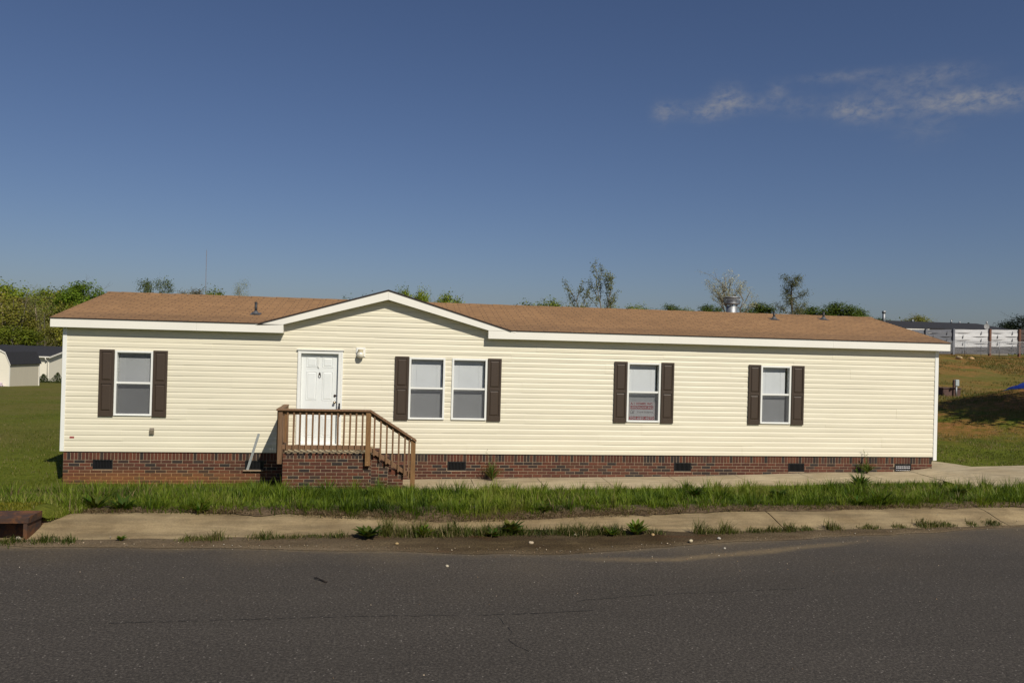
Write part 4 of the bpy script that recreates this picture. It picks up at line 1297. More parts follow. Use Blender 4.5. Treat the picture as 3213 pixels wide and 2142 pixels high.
for i, ((x, y), r_, c_, lab) in enumerate(STONES):
    zz_ = (silt_z(x, y) if i not in (2, 5) else ROADZ) + r_ * .3
    if i == 8: zz_ = .79
    r_ = r_ * .72; c_ = tuple(.82 * q_ for q_ in c_)
    o = build('stone', pebble(x, y, zz_, r_, 100 + i, c_), M['stone'], None, (x, y, zz_))
    tag(o, lab, 'stone', 'loose stones by the kerb')
mb = MB()
r = np.random.default_rng(77)
def chips(n, xr, yfun, sc=(.002, .0062)):
    n = int(n * .62)
    for k in range(n):
        x = r.uniform(*xr); y = yfun(x)
        c_ = [(.9, .87, .82), (.85, .74, .6), (.55, .40, .26), (.40, .38, .36), (.25, .18, .12), (.32, .22, .13)][r.integers(0, 6)]
        onr = y < np.interp(x, *zip(*ROADF))
        q = float(r.uniform(*sc)) if not onr else float(r.uniform(sc[0], sc[1] * .7))
        pebble(x, y, (ROADZ if onr else silt_z(x, y) - .004) + q * .3, q, int(r.integers(1e6)), c_, mb)
chips(230, (-3.2, 8), lambda x: float(np.interp(x, *zip(*ROADF)) + r.normal(.02, .06)))
chips(90, (-3, 7), lambda x: float(np.interp(x, *zip(*ROADF)) + r.uniform(.0, .35)))
chips(45, (1.0, 1.35), lambda x: float(-11.26 + r.normal(0, .03)))
chips(40, (-1, .1), lambda x: float(-10.98 + r.normal(0, .05)))
chips(60, (1.4, 4.2), lambda x: float(np.interp(x, *zip(*streak_pts)) + r.normal(0, .06)), (.003, .007))
chips(120, (-3.5, 7), lambda x: float(-11.6 - abs(r.normal(0, .7))), (.002, .006))
chips(420, (-3.4, 7), lambda x: float(np.interp(x, *zip(*ROADF)) + r.normal(.03, .05)), (.0015, .004))
tag(build('gravel', mb, M['stone']), 'scattered pale stone chips along the road edge', None, None, 'stuff')
mb = MB(); mb.tube([(-.527, -12.088, ROADZ + .010), (-.50, -12.115, ROADZ + .014), (-.465, -12.15, ROADZ + .009), (-.436, -12.185, ROADZ + .008)], [.004, .005, .006, .008], 6)
mb.tube([(-.50, -12.115, ROADZ + .012), (-.515, -12.10, ROADZ + .02)], [.004, .002], 5)
tag(build('twig', mb, M['twig'], None, (-.48, -12.13, ROADZ)), 'short dark twig lying on the asphalt in front of the porch', 'twig')


# ------------------------------------------------------------------ grass
def blades(P0, h, yaw, lean, wid, col, curl=.5):
    """P0 (n,3) roots. 5 verts per blade: quad + tip triangle, bent over."""
    n = len(P0)
    dx_, dy_ = np.cos(yaw), np.sin(yaw)
    px, py = -np.sin(yaw), np.cos(yaw)
    V = np.zeros((n, 5, 3), np.float32)
    hm = h * .55
    for k, (s_, t) in enumerate(((-1, 0), (1, 0), (1, 1), (-1, 1), (0, 2))):
        w = wid * (1.0 if t == 0 else .8 if t == 1 else 0) * .5 * s_
        hor = 0 if t == 0 else (lean * .35 * h if t == 1 else lean * h)
        ver = 0 if t == 0 else (hm if t == 1 else h * np.sqrt(np.clip(1 - (lean * curl) ** 2, .15, 1)))
        V[:, k, 0] = P0[:, 0] + px * w + dx_ * hor
        V[:, k, 1] = P0[:, 1] + py * w + dy_ * hor
        V[:, k, 2] = P0[:, 2] + ver
    b = np.arange(n)[:, None] * 5
    F_ = np.concatenate([b + np.array([0, 1, 2, 3]), b + np.array([3, 2, 4])], 1).ravel()
    lp = np.tile(np.array([4, 3]), n)
    C = np.repeat(col[:, None, :], 5, 1)
    return V.reshape(-1, 3), F_, lp, C.reshape(-1, 3)


def grass_obj(name, x, y, z, hbase, label, pal, seed, wid=.006, dead=.06, hvar=.5, leanm=.45, yaw=None, lean=None):
    g = np.random.default_rng(seed)
    n = len(x)
    h = hbase * g.uniform(1 - hvar, 1 + hvar * .6, n)
    if yaw is None: yaw = g.uniform(0, 2 * np.pi, n)
    else: yaw = yaw + g.normal(0, .45, n)
    lean = np.abs(g.normal(leanm, .25, n)) if lean is None else np.abs(lean + g.normal(0, .15, n))
    pal = np.array(pal)
    t = np.clip(.5 + .32 * vnoise(x, y, .55, seed + 1) + .26 * vnoise(x, y, .13, seed + 2) + g.normal(0, .16, n), 0, .999)
    if n > 30000: t = np.clip(t + .16 * vnoise(x, y, 2.6, seed + 3), 0, .999)
    k = t * (len(pal) - 1); i = np.floor(k).astype(int); f = (k - i)[:, None]
    col = pal[i] * (1 - f) + pal[np.minimum(i + 1, len(pal) - 1)] * f
    dm = g.random(n) < dead * np.clip(1 + 2.2 * vnoise(x, y, 1.9, seed + 4) + 1.2 * vnoise(x, y, .5, seed + 5), 0, 5)
    col[dm] = np.array([.26, .20, .095]) * g.uniform(.6, 1.2, (dm.sum(), 1))
    w = wid * g.uniform(.6, 1.4, n)
    V, F_, lp, C = blades(np.stack([x, y, z], 1), h, yaw, lean, w, col)
    o = add(name, raw_mesh(name, V, F_, lp, M['grass'], C, False))
    tag(o, label, None, None, 'stuff')
    return o


PAL = [(.034, .064, .006), (.086, .136, .010), (.150, .208, .015), (.215, .255, .030), (.275, .255, .070)]
g = np.random.default_rng(5)
# tufts: blades lean outward from a tuft centre
NT = 2300
tcx = g.uniform(-6.2, 9.6, NT)
tdd = np.where(g.random(NT) < .16, g.uniform(-.02, .12, NT), g.beta(1.0, 1.7, NT) * 4.4)
tcy = lerp_pts(tcx, VED) + .10 + tdd
tsz = g.gamma(3.0, .022, NT) + .03
tht = np.clip(g.gamma(4.0, .024, NT), .05, .19) * (1 + .12 * sstep(4, 8, tcx))
nb_ = (g.uniform(28, 62, NT) * (tsz / .09) ** .7).astype(int)
ti = np.repeat(np.arange(NT), nb_)
rr_ = np.abs(g.normal(0, 1, len(ti))); aa_ = g.uniform(0, 6.283, len(ti))
x1 = tcx[ti] + tsz[ti] * .8 * rr_ * np.cos(aa_); y1 = tcy[ti] + tsz[ti] * .8 * rr_ * np.sin(aa_)
h1 = tht[ti] * np.exp(-rr_ ** 2 * .16); l1 = np.clip(.25 + .48 * rr_, 0, 1.45); w1 = np.where((tsz > .12)[ti], 1.35, 1.0)
# filler between the tufts
NV = 62000
x2 = g.uniform(-6.2, 9.6, NV); y2 = lerp_pts(x2, VED) + .07 + np.abs(g.beta(1.0, 1.8, NV)) * 4.6
c2 = vnoise(x2, y2, .42, 61) * .5 + vnoise(x2, y2, .16, 62) * .5
k2 = g.random(NV) < np.clip(.65 + .7 * c2, .08, 1)
x2, y2, c2 = x2[k2], y2[k2], c2[k2]
x = np.concatenate([x1, x2]); y = np.concatenate([y1, y2])
hb = np.concatenate([h1, np.clip(.065 + .04 * c2, .025, .12)])
yw = np.concatenate([aa_, g.uniform(0, 6.283, len(x2))]); ln = np.concatenate([l1, np.abs(g.normal(.5, .3, len(x2)))])
keep = ~((x < -2.75) & (y < -10.15)) & (y > lerp_pts(x, VED) - .03)
x, y, hb, yw, ln = x[keep], y[keep], hb[keep], yw[keep], ln[keep]
z = np.where(y < lerp_pts(x, KBACK), kerb_z(x, y), height(x, y)) - .003
grass_obj('verge_grass', x, y, z, hb, 'uncut green grass along the verge behind the kerb', PAL, 71, .0070, .10, .35, .45, yw, ln)

# turf creeping over the storm drain, with mossy short growth
sx_ = np.linspace(-6.5, -2.70, 52); sv_ = np.linspace(0, 1, 10)
SX, SV = np.meshgrid(sx_, sv_)
SF = -10.705 + vnoise(SX, SX * 0, .2, 56) * .02 + .30 * sstep(-2.90, -2.72, SX); SY = SF + SV * (-10.155 - SF)
SZ = .945 + .03 * np.sin(np.pi * np.clip(SV * 1.3, 0, 1)) - .075 * np.clip(SV - .5, 0, 1) + vnoise(SX, SY, .08, 57) * .008
SK = sstep(-2.89, -2.80, SX); SZ = SZ * (1 - SK) + (np.maximum(kerb_z(SX, SY), .80) + .010 * np.sin(np.pi * SV)) * SK
fd = grid_faces(52, 10)
gcc = np.zeros((SX.size, 3)); gcc[:, 1] = .2
tag(add('turf_bank', raw_mesh('turf_bank', np.stack([SX.ravel(), SY.ravel(), SZ.ravel()], 1), fd.ravel(), np.full(len(fd), 4), M['ground'], gcc, True)), kind='structure')
# mossy short growth over the drain hood
n = 9000
x = g.uniform(-6.2, -2.97, n); v_ = np.abs(g.normal(0, .22, n)) % .55
y = -10.71 + v_; z = .945 + .03 * np.sin(np.pi * np.clip(v_ / .55 * 1.3, 0, 1)) - .075 * np.clip(v_ / .55 - .5, 0, 1)
grass_obj('mossy_turf', x, y, z, np.full(n, .022) + .05 * np.clip(v_ - .2, 0, 1), 'short yellow green mossy turf above the storm drain', [(.105, .105, .008), (.170, .160, .012), (.225, .200, .022)], 73, .006, .02)
n = 4500
x = g.uniform(-6.2, -2.75, n); y = g.uniform(-10.4, -9.9, n)
grass_obj('verge_grass', x, y, np.where(y < -10.16, .905, height(x, y)), np.full(n, .11), 'uncut grass behind the storm drain', PAL, 74, .007, .06, .5, .6)

n = 1600
x = g.uniform(-3.02, -2.66, n); y = g.uniform(-10.62, -10.1, n)
keep = y > -10.70 + .30 * sstep(-2.90, -2.72, x); x, y = x[keep], y[keep]
grass_obj('verge_grass', x, y, np.where(y < lerp_pts(x, KBACK), np.maximum(kerb_z(x, y), .86), height(x, y)) + .008, np.full(len(x), .07), 'tuft of grass between the storm drain and the kerb end', PAL, 79, .006, .08, .5, .6)
# lawn left of the house and beyond
n = 95000
y = -7 + (g.random(n) ** 1.7) * 46; x = -6.95 - g.random(n) * (7 + (y + 7) * .75)
z = height(x, y) - .004
grass_obj('lawn_grass', x, y, z, np.clip(.055 + .03 * vnoise(x, y, .8, 64) + .02 * vnoise(x, y, .25, 66), .02, .12) * (1 - .35 * sstep(5, 25, y)), 'short mown lawn grass to the left of the house',
          [(.060, .078, .007), (.098, .120, .010), (.135, .150, .014), (.190, .175, .034)], 75, .010, .15, .6, .6)
# ground right of the house
n = 70000
x = 13.0 + g.random(n) * 14; y = -2.4 + (g.random(n) ** 1.1) * 17
keep = ~((y < .3 + .12 * np.clip(x - 15.7, 0, 20)) | ((x < 14.05) & (y < 1.05))) & (vnoise(x, y, 1.1, 65) + vnoise(x, y, .4, 67) * .6 + g.normal(0, .3, n) > np.interp(y, [2, 5, 9, 14], [-.9, -.1, .35, .0]))
x, y = x[keep], y[keep]
grass_obj('bank_grass', x, y, height(x, y) - .004, np.full(len(x), .06), 'rough short grass on the bank right of the house', [(.042, .060, .007), (.070, .092, .011), (.100, .106, .018), (.165, .130, .042)], 76, .011, .26, .6, .6)
n = 42000
y = 24 + g.random(n) * 29; x = np.interp(y, [24, 54], [28, 50]) + g.random(n) * 22
cl = vnoise(x, y, 3.2, 85) + .6 * vnoise(x, y, 1.1, 86) + g.normal(0, .25, n)
keep = cl > -.15 + .5 * vnoise(x, y, 7.0, 87)
x, y, cl = x[keep], y[keep], cl[keep]
grass_obj('hill_grass', x, y, height(x, y) - .01, np.clip(.10 + .07 * cl, .05, .26), 'patchy rough grass on the red hill below the fences', [(.060, .075, .012), (.110, .115, .022), (.180, .150, .045), (.250, .175, .070)], 88, .035, .12, .5, .7)
# green strip in front of the walk, at the bottom of the slope
n = 34000
x = g.uniform(-6.9, 13, n); y = g.uniform(-6.4, -1.3, n); y = np.where((x < -.6) & (g.random(n) < .35), g.uniform(-1.5, -.03, n), y); y = np.where((x > -2.4) & (x < -.6) & (y > -1.2), -1.3, y)
grass_obj('yard_grass', x, y, height(x, y) - .003, np.full(n, .11), 'green yard grass sloping down to the house', PAL, 78, .008, .08)

# dead straw along the back of the kerb
n = 9000
x = g.uniform(-2.8, 8.5, n); ve = lerp_pts(x, VED)
y = ve + np.abs(g.normal(.06, .07, n)) - .035
keep = vnoise(x, x * 0, .5, 68) + g.normal(0, .35, n) > -.35
x, y = x[keep], y[keep]
z = np.where(y < lerp_pts(x, KBACK), kerb_z(x, y), height(x, y)) + .012
g2 = np.random.default_rng(80); n = len(x)
pal = np.array([(.13, .085, .040), (.23, .165, .085), (.32, .24, .13), (.080, .05, .025)])
V, F_, lp, C = blades(np.stack([x, y, z], 1), g2.uniform(.015, .05, n), g2.uniform(0, 6.28, n), g2.uniform(.8, 3.2, n), g2.uniform(.003, .005, n), pal[g2.integers(0, 4, n)])
tag(add('dry_straw', raw_mesh('dry_straw', V, F_, lp, M['grass'], C, False)), 'dead brown straw lying along the back of the kerb', None, None, 'stuff')

# low weeds and grass growing in the gutter line
xs_, ys_, hs_ = [], [], []
GT = [(-.03, 0.10, .16), (.10, .12, .085), (.24, .10, .13), (.38, .10, .06), (.5, .12, .11), (.63, .10, .085), (.80, .12, .09), (.95, .12, .09), (1.12, .10, .07), (1.3, .14, .06), (1.5, .12, .085), (1.63, .12, .10), (1.78, .12, .09), (1.95, .12, .09), (2.3, .1, .06),
      (-2.70, .12, .065), (-2.53, .06, .055), (-2.95, .12, .05), (-3.2, .15, .05), (-1.62, .09, .05), (-1.42, .08, .085), (-1.5, .2, .04), (-1.03, .14, .07), (-.8, .2, .04), (-.45, .12, .05), (-.6, .1, .03),
      (2.72, .06, .14), (2.82, .10, .07), (2.96, .09, .12), (3.05, .08, .06), (3.25, .10, .055), (3.45, .12, .06), (3.62, .10, .08), (3.8, .1, .04), (4.05, .05, .10), (4.12, .08, .04), (4.48, .12, .035), (4.8, .1, .025), (5.06, .07, .075), (5.2, .12, .04), (5.34, .08, .04), (5.63, .05, .045), (5.88, .09, .045), (6.6, .2, .05), (7.3, .3, .05)]
for cx_, sd_, hh in GT:
    n = int(260 * (sd_ / .1) * (1 if .0 < cx_ < 2.1 else .62))
    xx = g.normal(cx_, sd_ * .5, n)
    cyy = np.interp(xx, [-3.5, -2.2, -1, -.2, .1, 1, 2.3, 2.7, 3.2, 4, 4.9, 6, 8], [-11.0, -11.03, -10.98, -10.95, -10.93, -10.92, -10.95, -10.95, -10.92, -10.82, -10.74, -10.61, -10.45])
    yy = cyy + g.normal(0, .035 if not .0 < cx_ < 2.1 else .055, n)
    xs_.append(xx); ys_.append(yy); hs_.append(np.full(n, hh) * np.exp(-((xx - cx_) / (sd_ * 1.1)) ** 2 * .5))
x, y, hb = map(np.concatenate, (xs_, ys_, hs_))
z = np.maximum(kerb_z(x, y), ROADZ) + .005
grass_obj('gutter_grass', x, y, z, np.maximum(hb, .02), 'tufts of grass growing along the gutter', [(.036, .052, .007), (.062, .084, .011), (.096, .112, .018), (.16, .15, .042)], 82, .0058, .10, .55, .55)


# broad-leaved weeds: each a plant of its own
def weed(name, x, y, z, n, length, width, up, label, seed, col=(.038, .062, .016), group=None, stems=0):
    g_ = np.random.default_rng(seed); mb_ = MB()
    for k in range(n):
        a = 2 * math.pi * k / n * 1.618 * 3 + g_.uniform(-.3, .3)
        L_ = length * g_.uniform(.55, 1.1); W = width * g_.uniform(.7, 1.15)
        el = up * g_.uniform(.65, 1.35) + .12
        c_ = tuple(q * g_.uniform(.65, 1.35) for q in col)
        rows = []
        for s_ in range(6):
            t = s_ / 5
            bend = el - 1.1 * t * t * (.6 + .4 * math.cos(el))
            hor = L_ * t * math.cos(el - .35 * t); ver = L_ * (t * math.sin(el) - .26 * t * t * (.4 + math.cos(el) * .6))
            w = W * (math.sin(math.pi * min(1, .12 + .88 * t)) ** .7 if t < .98 else 0) * .5 * (1 + .15 * math.sin(s_ * 4 + k))
            if s_ == 5: w = .0008
            cx_, cy__ = x + math.cos(a) * hor, y + math.sin(a) * hor
            px, py = -math.sin(a), math.cos(a)
            rows.append([(cx_ + px * w, cy__ + py * w, z + ver + w * .35), (cx_, cy__, z + ver), (cx_ - px * w, cy__ - py * w, z + ver + w * .35)])
        for r0, r1 in zip(rows[:-1], rows[1:]):
            mb_.mesh_faces([r0[0], r0[1], r0[2], r1[0], r1[1], r1[2]], [(0, 1, 4, 3), (1, 2, 5, 4)], 0, c_, True)
    for k in range(stems):
        a = g_.uniform(0, 6.28); L_ = length * g_.uniform(.9, 1.7)
        mb_.tube([(x, y, z), (x + .1 * L_ * math.cos(a), y + .1 * L_ * math.sin(a), z + L_ * .6), (x + .22 * L_ * math.cos(a), y + .22 * L_ * math.sin(a), z + L_)], [.004, .003, .0015], 4, 0, tuple(q * 1.3 for q in col))
        for q in range(7):
            t = .3 + .7 * q / 6; b_ = a + q * 2.4
            p = Vector((x + .2 * L_ * t * math.cos(a), y + .2 * L_ * t * math.sin(a), z + L_ * t)); s2 = length * .22 * (1.1 - t * .5)
            e = p + Vector((math.cos(b_) * s2, math.sin(b_) * s2, s2 * .5)); sd_ = Vector((-math.sin(b_), math.cos(b_), 0)) * s2 * .18
            mb_.mesh_faces([p, (p + e) / 2 + sd_, e, (p + e) / 2 - sd_], [(0, 1, 2, 3)], 0, tuple(q_ * g_.uniform(.8, 1.4) for q_ in col))
    return tag(build(name, mb_, M['grass'], None, (x, y, z)), label, 'weed', group)


GW = 'broad leaved weeds by the kerb'
zk = lambda x_, y_: float(max(kerb_z(x_, y_), ROADZ)) + .012
weed('weed_plant', -.20, -11.02, zk(-.2, -11.02), 54, 0.160, 0.040, .80, 'dense dark green rosette weed in the gutter, first in the leafy row', 1, (0.077, 0.109, 0.017), GW)
weed('weed_plant', 1.02, -10.93, zk(1.02, -10.93), 48, 0.160, 0.052, .95, 'tall broad leaved weed in the gutter below the paired windows', 2, (0.108, 0.138, 0.021), GW)
weed('weed_plant', .85, -11.0, zk(.85, -11.0), 38, 0.104, 0.032, .7, 'low dark weed beside the tall broad leaved one', 3, (0.072, 0.096, 0.013), GW)
weed('weed_plant', 2.12, -10.99, zk(2.12, -10.99), 44, 0.160, 0.044, .95, 'star shaped pointed leaf weed at the right end of the leafy row', 4, (0.131, 0.168, 0.023), GW)
weed('weed_plant', 1.90, -11.0, zk(1.9, -11.0), 35, 0.120, 0.038, .75, 'mid green weed just left of the star shaped one', 5, (0.108, 0.138, 0.017), GW)
weed('weed_plant', .27, -10.99, zk(.27, -10.99), 35, 0.128, 0.028, 1.05, 'upright narrow leaved weed between the two big gutter weeds', 6, (0.131, 0.168, 0.014), GW)
weed('weed_plant', -2.15, -11.0, zk(-2.15, -11.0), 14, 0.060, 0.028, .9, 'tiny serrated weed alone at the foot of the bare kerb', 7, (0.119, 0.152, 0.014), GW)
weed('weed_plant', -2.62, -10.20, float(height(-2.62, -10.2)), 48, 0.208, 0.025, .85, 'long strap leaved weed behind the kerb near the storm drain', 8, (0.072, 0.104, 0.011), GW)
weed('weed_plant', -2.38, -10.26, float(height(-2.38, -10.2)), 48, 0.192, 0.028, .75, 'dark strap leaved weed drooping over the kerb top', 9, (0.059, 0.091, 0.011), GW)
weed('weed_plant', -3.12, -9.95, float(height(-3.12, -9.95)), 41, 0.104, 0.038, .7, 'low dark clump in the turf above the storm drain', 10, (0.072, 0.101, 0.011), GW)
weed('weed_plant', -1.70, -10.36, .87, 48, 0.160, 0.021, .85, 'spiky green weed on the kerb top left of the porch', 11, (0.108, 0.148, 0.013), GW)
weed('weed_plant', 5.0, -10.15, .87, 57, 0.192, 0.025, .95, 'big dark strap leaved weed on the verge under the last window', 12, (0.065, 0.096, 0.011), GW)
weed('weed_plant', 4.72, -10.17, .87, 48, 0.160, 0.025, .85, 'smaller strap leaved weed next to the big dark one', 13, (0.072, 0.104, 0.011), GW)
weed('weed_plant', 1.4, -10.4, .875, 48, 0.152, 0.023, .8, 'dark tufted weed on the verge edge below the blank wall', 14, (0.077, 0.109, 0.011), GW)
weed('weed_plant', 3.2, -9.6, .85, 64, 0.152, 0.034, .95, 'dark bushy weed deep in the verge grass', 15, (0.065, 0.096, 0.013), GW)
weed('weed_plant', 4.1, -9.7, .85, 64, 0.152, 0.034, .95, 'dark leafy weed in the verge below the sign window', 16, (0.059, 0.091, 0.011), GW)
weed('weed_plant', 6.3, -9.6, .86, 54, 0.160, 0.027, 1.0, 'dark clump at the right end of the verge', 17, (0.059, 0.091, 0.011), GW)
weed('wall_weed', 2.15, -.28, wz(2.15), 90, .44, .016, 1.15, 'grassy weed growing at the brick skirting right of the paired windows', 18, (.110, .130, .030), 'weeds against the brick skirting', 3)
weed('wall_weed', 11.15, -.18, wz(11.15), 90, .32, .020, 1.0, 'green weed against the skirting left of the black flood vent', 19, (.105, .135, .028), 'weeds against the brick skirting', 5)
weed('wall_weed', 9.85, -2.0, float(height(9.85, -2.0)), 70, .40, .05, .9, 'bushy green weed standing above the grass edge by the walk', 20, (.080, .125, .018), 'weeds against the brick skirting', 8)


# ------------------------------------------------------------------ trees
def leaf_cloud(mb_lists, centers, rad, n, size, col, g_, flat=.0, var=.35):
    """append n leaf quads scattered round cluster centres"""
    idx = g_.integers(0, len(centers), n)
    p = centers[idx] + g_.normal(0, 1, (n, 3)) * rad
    # leaves face up and outwards more often than not
    nn = g_.normal(0, .62, (n, 3)) + np.array([0, 0, .55]); o_ = p - centers.mean(0); o_[:, 2] *= .5
    nn += .75 * o_ / (np.linalg.norm(o_, axis=1)[:, None] + 1e-6)
    a = np.cross(nn, g_.normal(0, 1, (n, 3))); a /= np.linalg.norm(a, axis=1)[:, None] + 1e-9
    b = np.cross(nn, a); b /= np.linalg.norm(b, axis=1)[:, None] + 1e-9
    s_ = (size * g_.uniform(.55, 1.3, n))[:, None]
    V = np.stack([p - a * s_ * .5, p + b * s_ * .32, p + a * s_ * .5, p - b * s_ * .32], 1)
    cj = g_.uniform(1 - var, 1 + var, len(centers))[idx][:, None] * g_.uniform(.86, 1.14, (n, 1))
    hue = g_.normal(0, .08, (n, 1))
    C = np.array(col)[None] * cj * (1 + hue * np.array([[1.0, .3, -.5]]))
    mb_lists[0].append(V.reshape(-1, 3)); mb_lists[1].append(np.repeat(np.clip(C, .002, 1)[:, None], 4, 1).reshape(-1, 3))


def make_tree(name, seed, H, W, style, col, nleaf, lsize, barkc=(1, 1, 1), base=.3, rad=.35):
    """builds a prototype standing at the origin: Empty > trunk, crown"""
    g_ = np.random.default_rng(seed)
    root = add(name, None)
    mb_ = MB(); tips = []
    r0 = H * .016 + .05
    def branch(p, d, L_, r_, lvl):
        pts, rr_ = [p], [r_]
        q, dd_ = Vector(p), Vector(d).normalized()
        n = 4
        for k in range(n):
            dd_ = (dd_ + Vector(g_.normal(0, .13, 3)) + Vector((0, 0, .06 if style != 'vase' else .10))).normalized()
            q = q + dd_ * (L_ / n); pts.append(tuple(q)); rr_.append(r_ * (1 - .75 * (k + 1) / n))
            if lvl < 2 and k >= 1:
                for _ in range(2 if lvl == 0 else 1):
                    a = g_.uniform(0, 6.28); side = Vector((math.cos(a), math.sin(a), g_.uniform(.1, .7))).normalized()
                    branch(tuple(q), (dd_ * (1.0 if seed == 19 else .6) + side * .8), L_ * g_.uniform(.35, .55) * (.8 if seed == 19 else 1), r_ * .45, lvl + 1)
            if lvl >= 1 or k >= 2: tips.append(tuple(q))
        mb_.tube(pts, rr_, 5 if lvl else 7, 0, barkc)
    if style == 'vase':                                     # several limbs fan out
        mb_.tube([(0, 0, 0), (.02 * H, 0, H * base * .6), (0, .01 * H, H * base)], [r0 * 1.2, r0, r0 * .9], 8, 0, barkc)
        for k, (ox_, oy_, hl) in enumerate(((-1.0, .05, .95), (.02, .12, 1.0), (1.15, -.05, .88)) if seed == 19 else ((-.8, .2, .9), (-.25, -.5, 1.0), (.3, .5, .95), (.85, -.1, .85), (.1, -.9, .8))):
            branch((0, .01 * H, H * base * (.8 + .1 * k)), (ox_ * W / H * 1.1, oy_ * W / H, 1.0), H * (1 - base) * hl * .95, r0 * .55, 0)
    else:
        tp = []
        for k in range(6):
            t = k / 5; tp.append((g_.normal(0, .012) * H * t, g_.normal(0, .012) * H * t, H * .93 * t))
        mb_.tube(tp, [r0 * (1.15 - t / 5 * .95) for t in range(6)], 8, 0, barkc)
        nb = 15 if style == 'tall' else 11
        for k in range(nb):
            t = base + (.95 - base) * k / (nb - 1)
            a = k * 2.4 + g_.uniform(-.4, .4)
            prof = math.sin(math.pi * min(1, (t - base) / (1 - base) * .82 + .14)) if style == 'round' else (1 - .55 * (t - base) / (1 - base))
            i = min(4, int(t / .93 * 5)); f = t / .93 * 5 - i
            pt = Vector(tp[i]).lerp(Vector(tp[min(5, i + 1)]), min(1, f))
            branch(tuple(pt), (math.cos(a), math.sin(a), .55), W * .5 * prof * g_.uniform(.75, 1.1), r0 * .4 * (1.1 - t), 0)
    build('trunk', mb_, M['bark'], root)
    cen = np.array(tips)
    if style == 'round':
        m_ = 95; u_ = g_.normal(0, 1, (m_, 3)); u_ /= np.linalg.norm(u_, axis=1)[:, None]
        rr_ = g_.uniform(.35, 1.0, (m_, 1)) ** .4 * g_.uniform(.85, 1.12, (m_, 1))
        e = u_ * rr_ * np.array([W * .5, W * .5, H * (1 - base) * .5]) + np.array([0, 0, H * (base + (1 - base) * .5)])
        ax = np.array([W * .5, W * .5, H * (1 - base) * .5]); q_ = np.linalg.norm((cen - np.array([0, 0, H * (base + (1 - base) * .5)])) / ax, axis=1)
        cen = np.concatenate([cen[q_ < .9], e])
    Ls = ([], [])
    leaf_cloud(Ls, cen, rad, nleaf, lsize, col, g_)
    Vv, Cc = np.concatenate(Ls[0]), np.concatenate(Ls[1])
    me = raw_mesh('crown', Vv, np.arange(len(Vv)), np.full(len(Vv) // 4, 4), M['leaf'], Cc, False)
    add('crown', me, root)
    root['_H'], root['_W'] = H, W
    return root


BR, GRN, DRK, OLV, PAL_, BRN = (.200, .250, .016), (.165, .200, .018), (.085, .125, .014), (.215, .210, .030), (.240, .240, .085), (.180, .140, .040)
PROTO = {
    'bright': make_tree('broadleaf_tree', 1, 11, 6.5, 'round', BR, 12480, 0.257, (1.2, 1.15, 1), .3, 0.39),
    'round': make_tree('round_tree', 2, 11, 6.5, 'round', (.120, .185, .012), 14400, 0.242, (1, 1, 1), .35, 0.35),
    'green': make_tree('green_tree', 3, 11, 5.5, 'round', GRN, 9120, 0.242, (1, 1, 1), .3, 0.37),
    'dark': make_tree('dark_tree', 4, 11, 5.5, 'round', DRK, 10080, 0.250, (.8, .8, .8), .25, 0.39),
    'olive': make_tree('olive_green_tree', 5, 9, 5.0, 'round', OLV, 8640, 0.204, (1.7, 1.6, 1.4), .3, 0.37),
    'pale': make_tree('pale_tree', 6, 11, 5.0, 'tall', PAL_, 4560, 0.124, (1.6, 1.5, 1.3), .25, .34),
    'brown': make_tree('budding_tree', 7, 11, 4.5, 'round', BRN, 5520, 0.196, (1.1, 1, 1), .3, 0.33),
    'feather': make_tree('airy_tree', 8, 11, 4.2, 'tall', (.100, .125, .024), 5520, 0.174, (1, 1, 1), .25, .32),
    'sparse3': make_tree('forked_tree', 19, 12, 6.0, 'vase', (.160, .165, .036), 3600, 0.188, (1.25, 1.2, 1.1), .38, .19),
    'blossom': make_tree('blossoming_tree', 12, 10.5, 6.0, 'vase', (.42, .40, .25), 3600, 0.150, (1.5, 1.45, 1.3), .35, .20),
    'sparse': make_tree('thin_tree', 11, 11, 3.8, 'tall', (.120, .125, .036), 6000, .15, (1.1, 1.05, 1), .3, .27),
    'black': make_tree('shady_tree', 13, 7.5, 6.0, 'round', (.022, .032, .013), 12480, 0.189, (.5, .5, .5), .15, 0.33),
}
used = set()


def place_tree(kind, x, y, ztop, w, label, group=None, rot=None, cat='tree'):
    p = PROTO[kind]
    zg = float(height(x, y)) - .1
    H, W = p['_H'], p['_W']
    if kind not in used:
        used.add(kind); o = p
    else:
        o = p.copy(); COL.objects.link(o)
        for ch in p.children:
            c_ = ch.copy(); c_.parent = o; COL.objects.link(c_)
    o.location = (x, y, zg)
    rnd = kind not in ('feather', 'pale', 'sparse', 'sparse3', 'blossom')
    sz = (ztop - zg) / (H * (1.0 if rnd else 1.0)); sw = w / W * (1.22 if rnd else 1.0)
    o.scale = (sw, sw, sz)
    o.rotation_euler = (0, 0, rot if rot is not None else (x * 7.3 + y * 3.1) % 6.28)
    for k in ('_H', '_W'):
        if k in o and o is not p: del o[k]
    tag(o, label, cat, group)
    return o


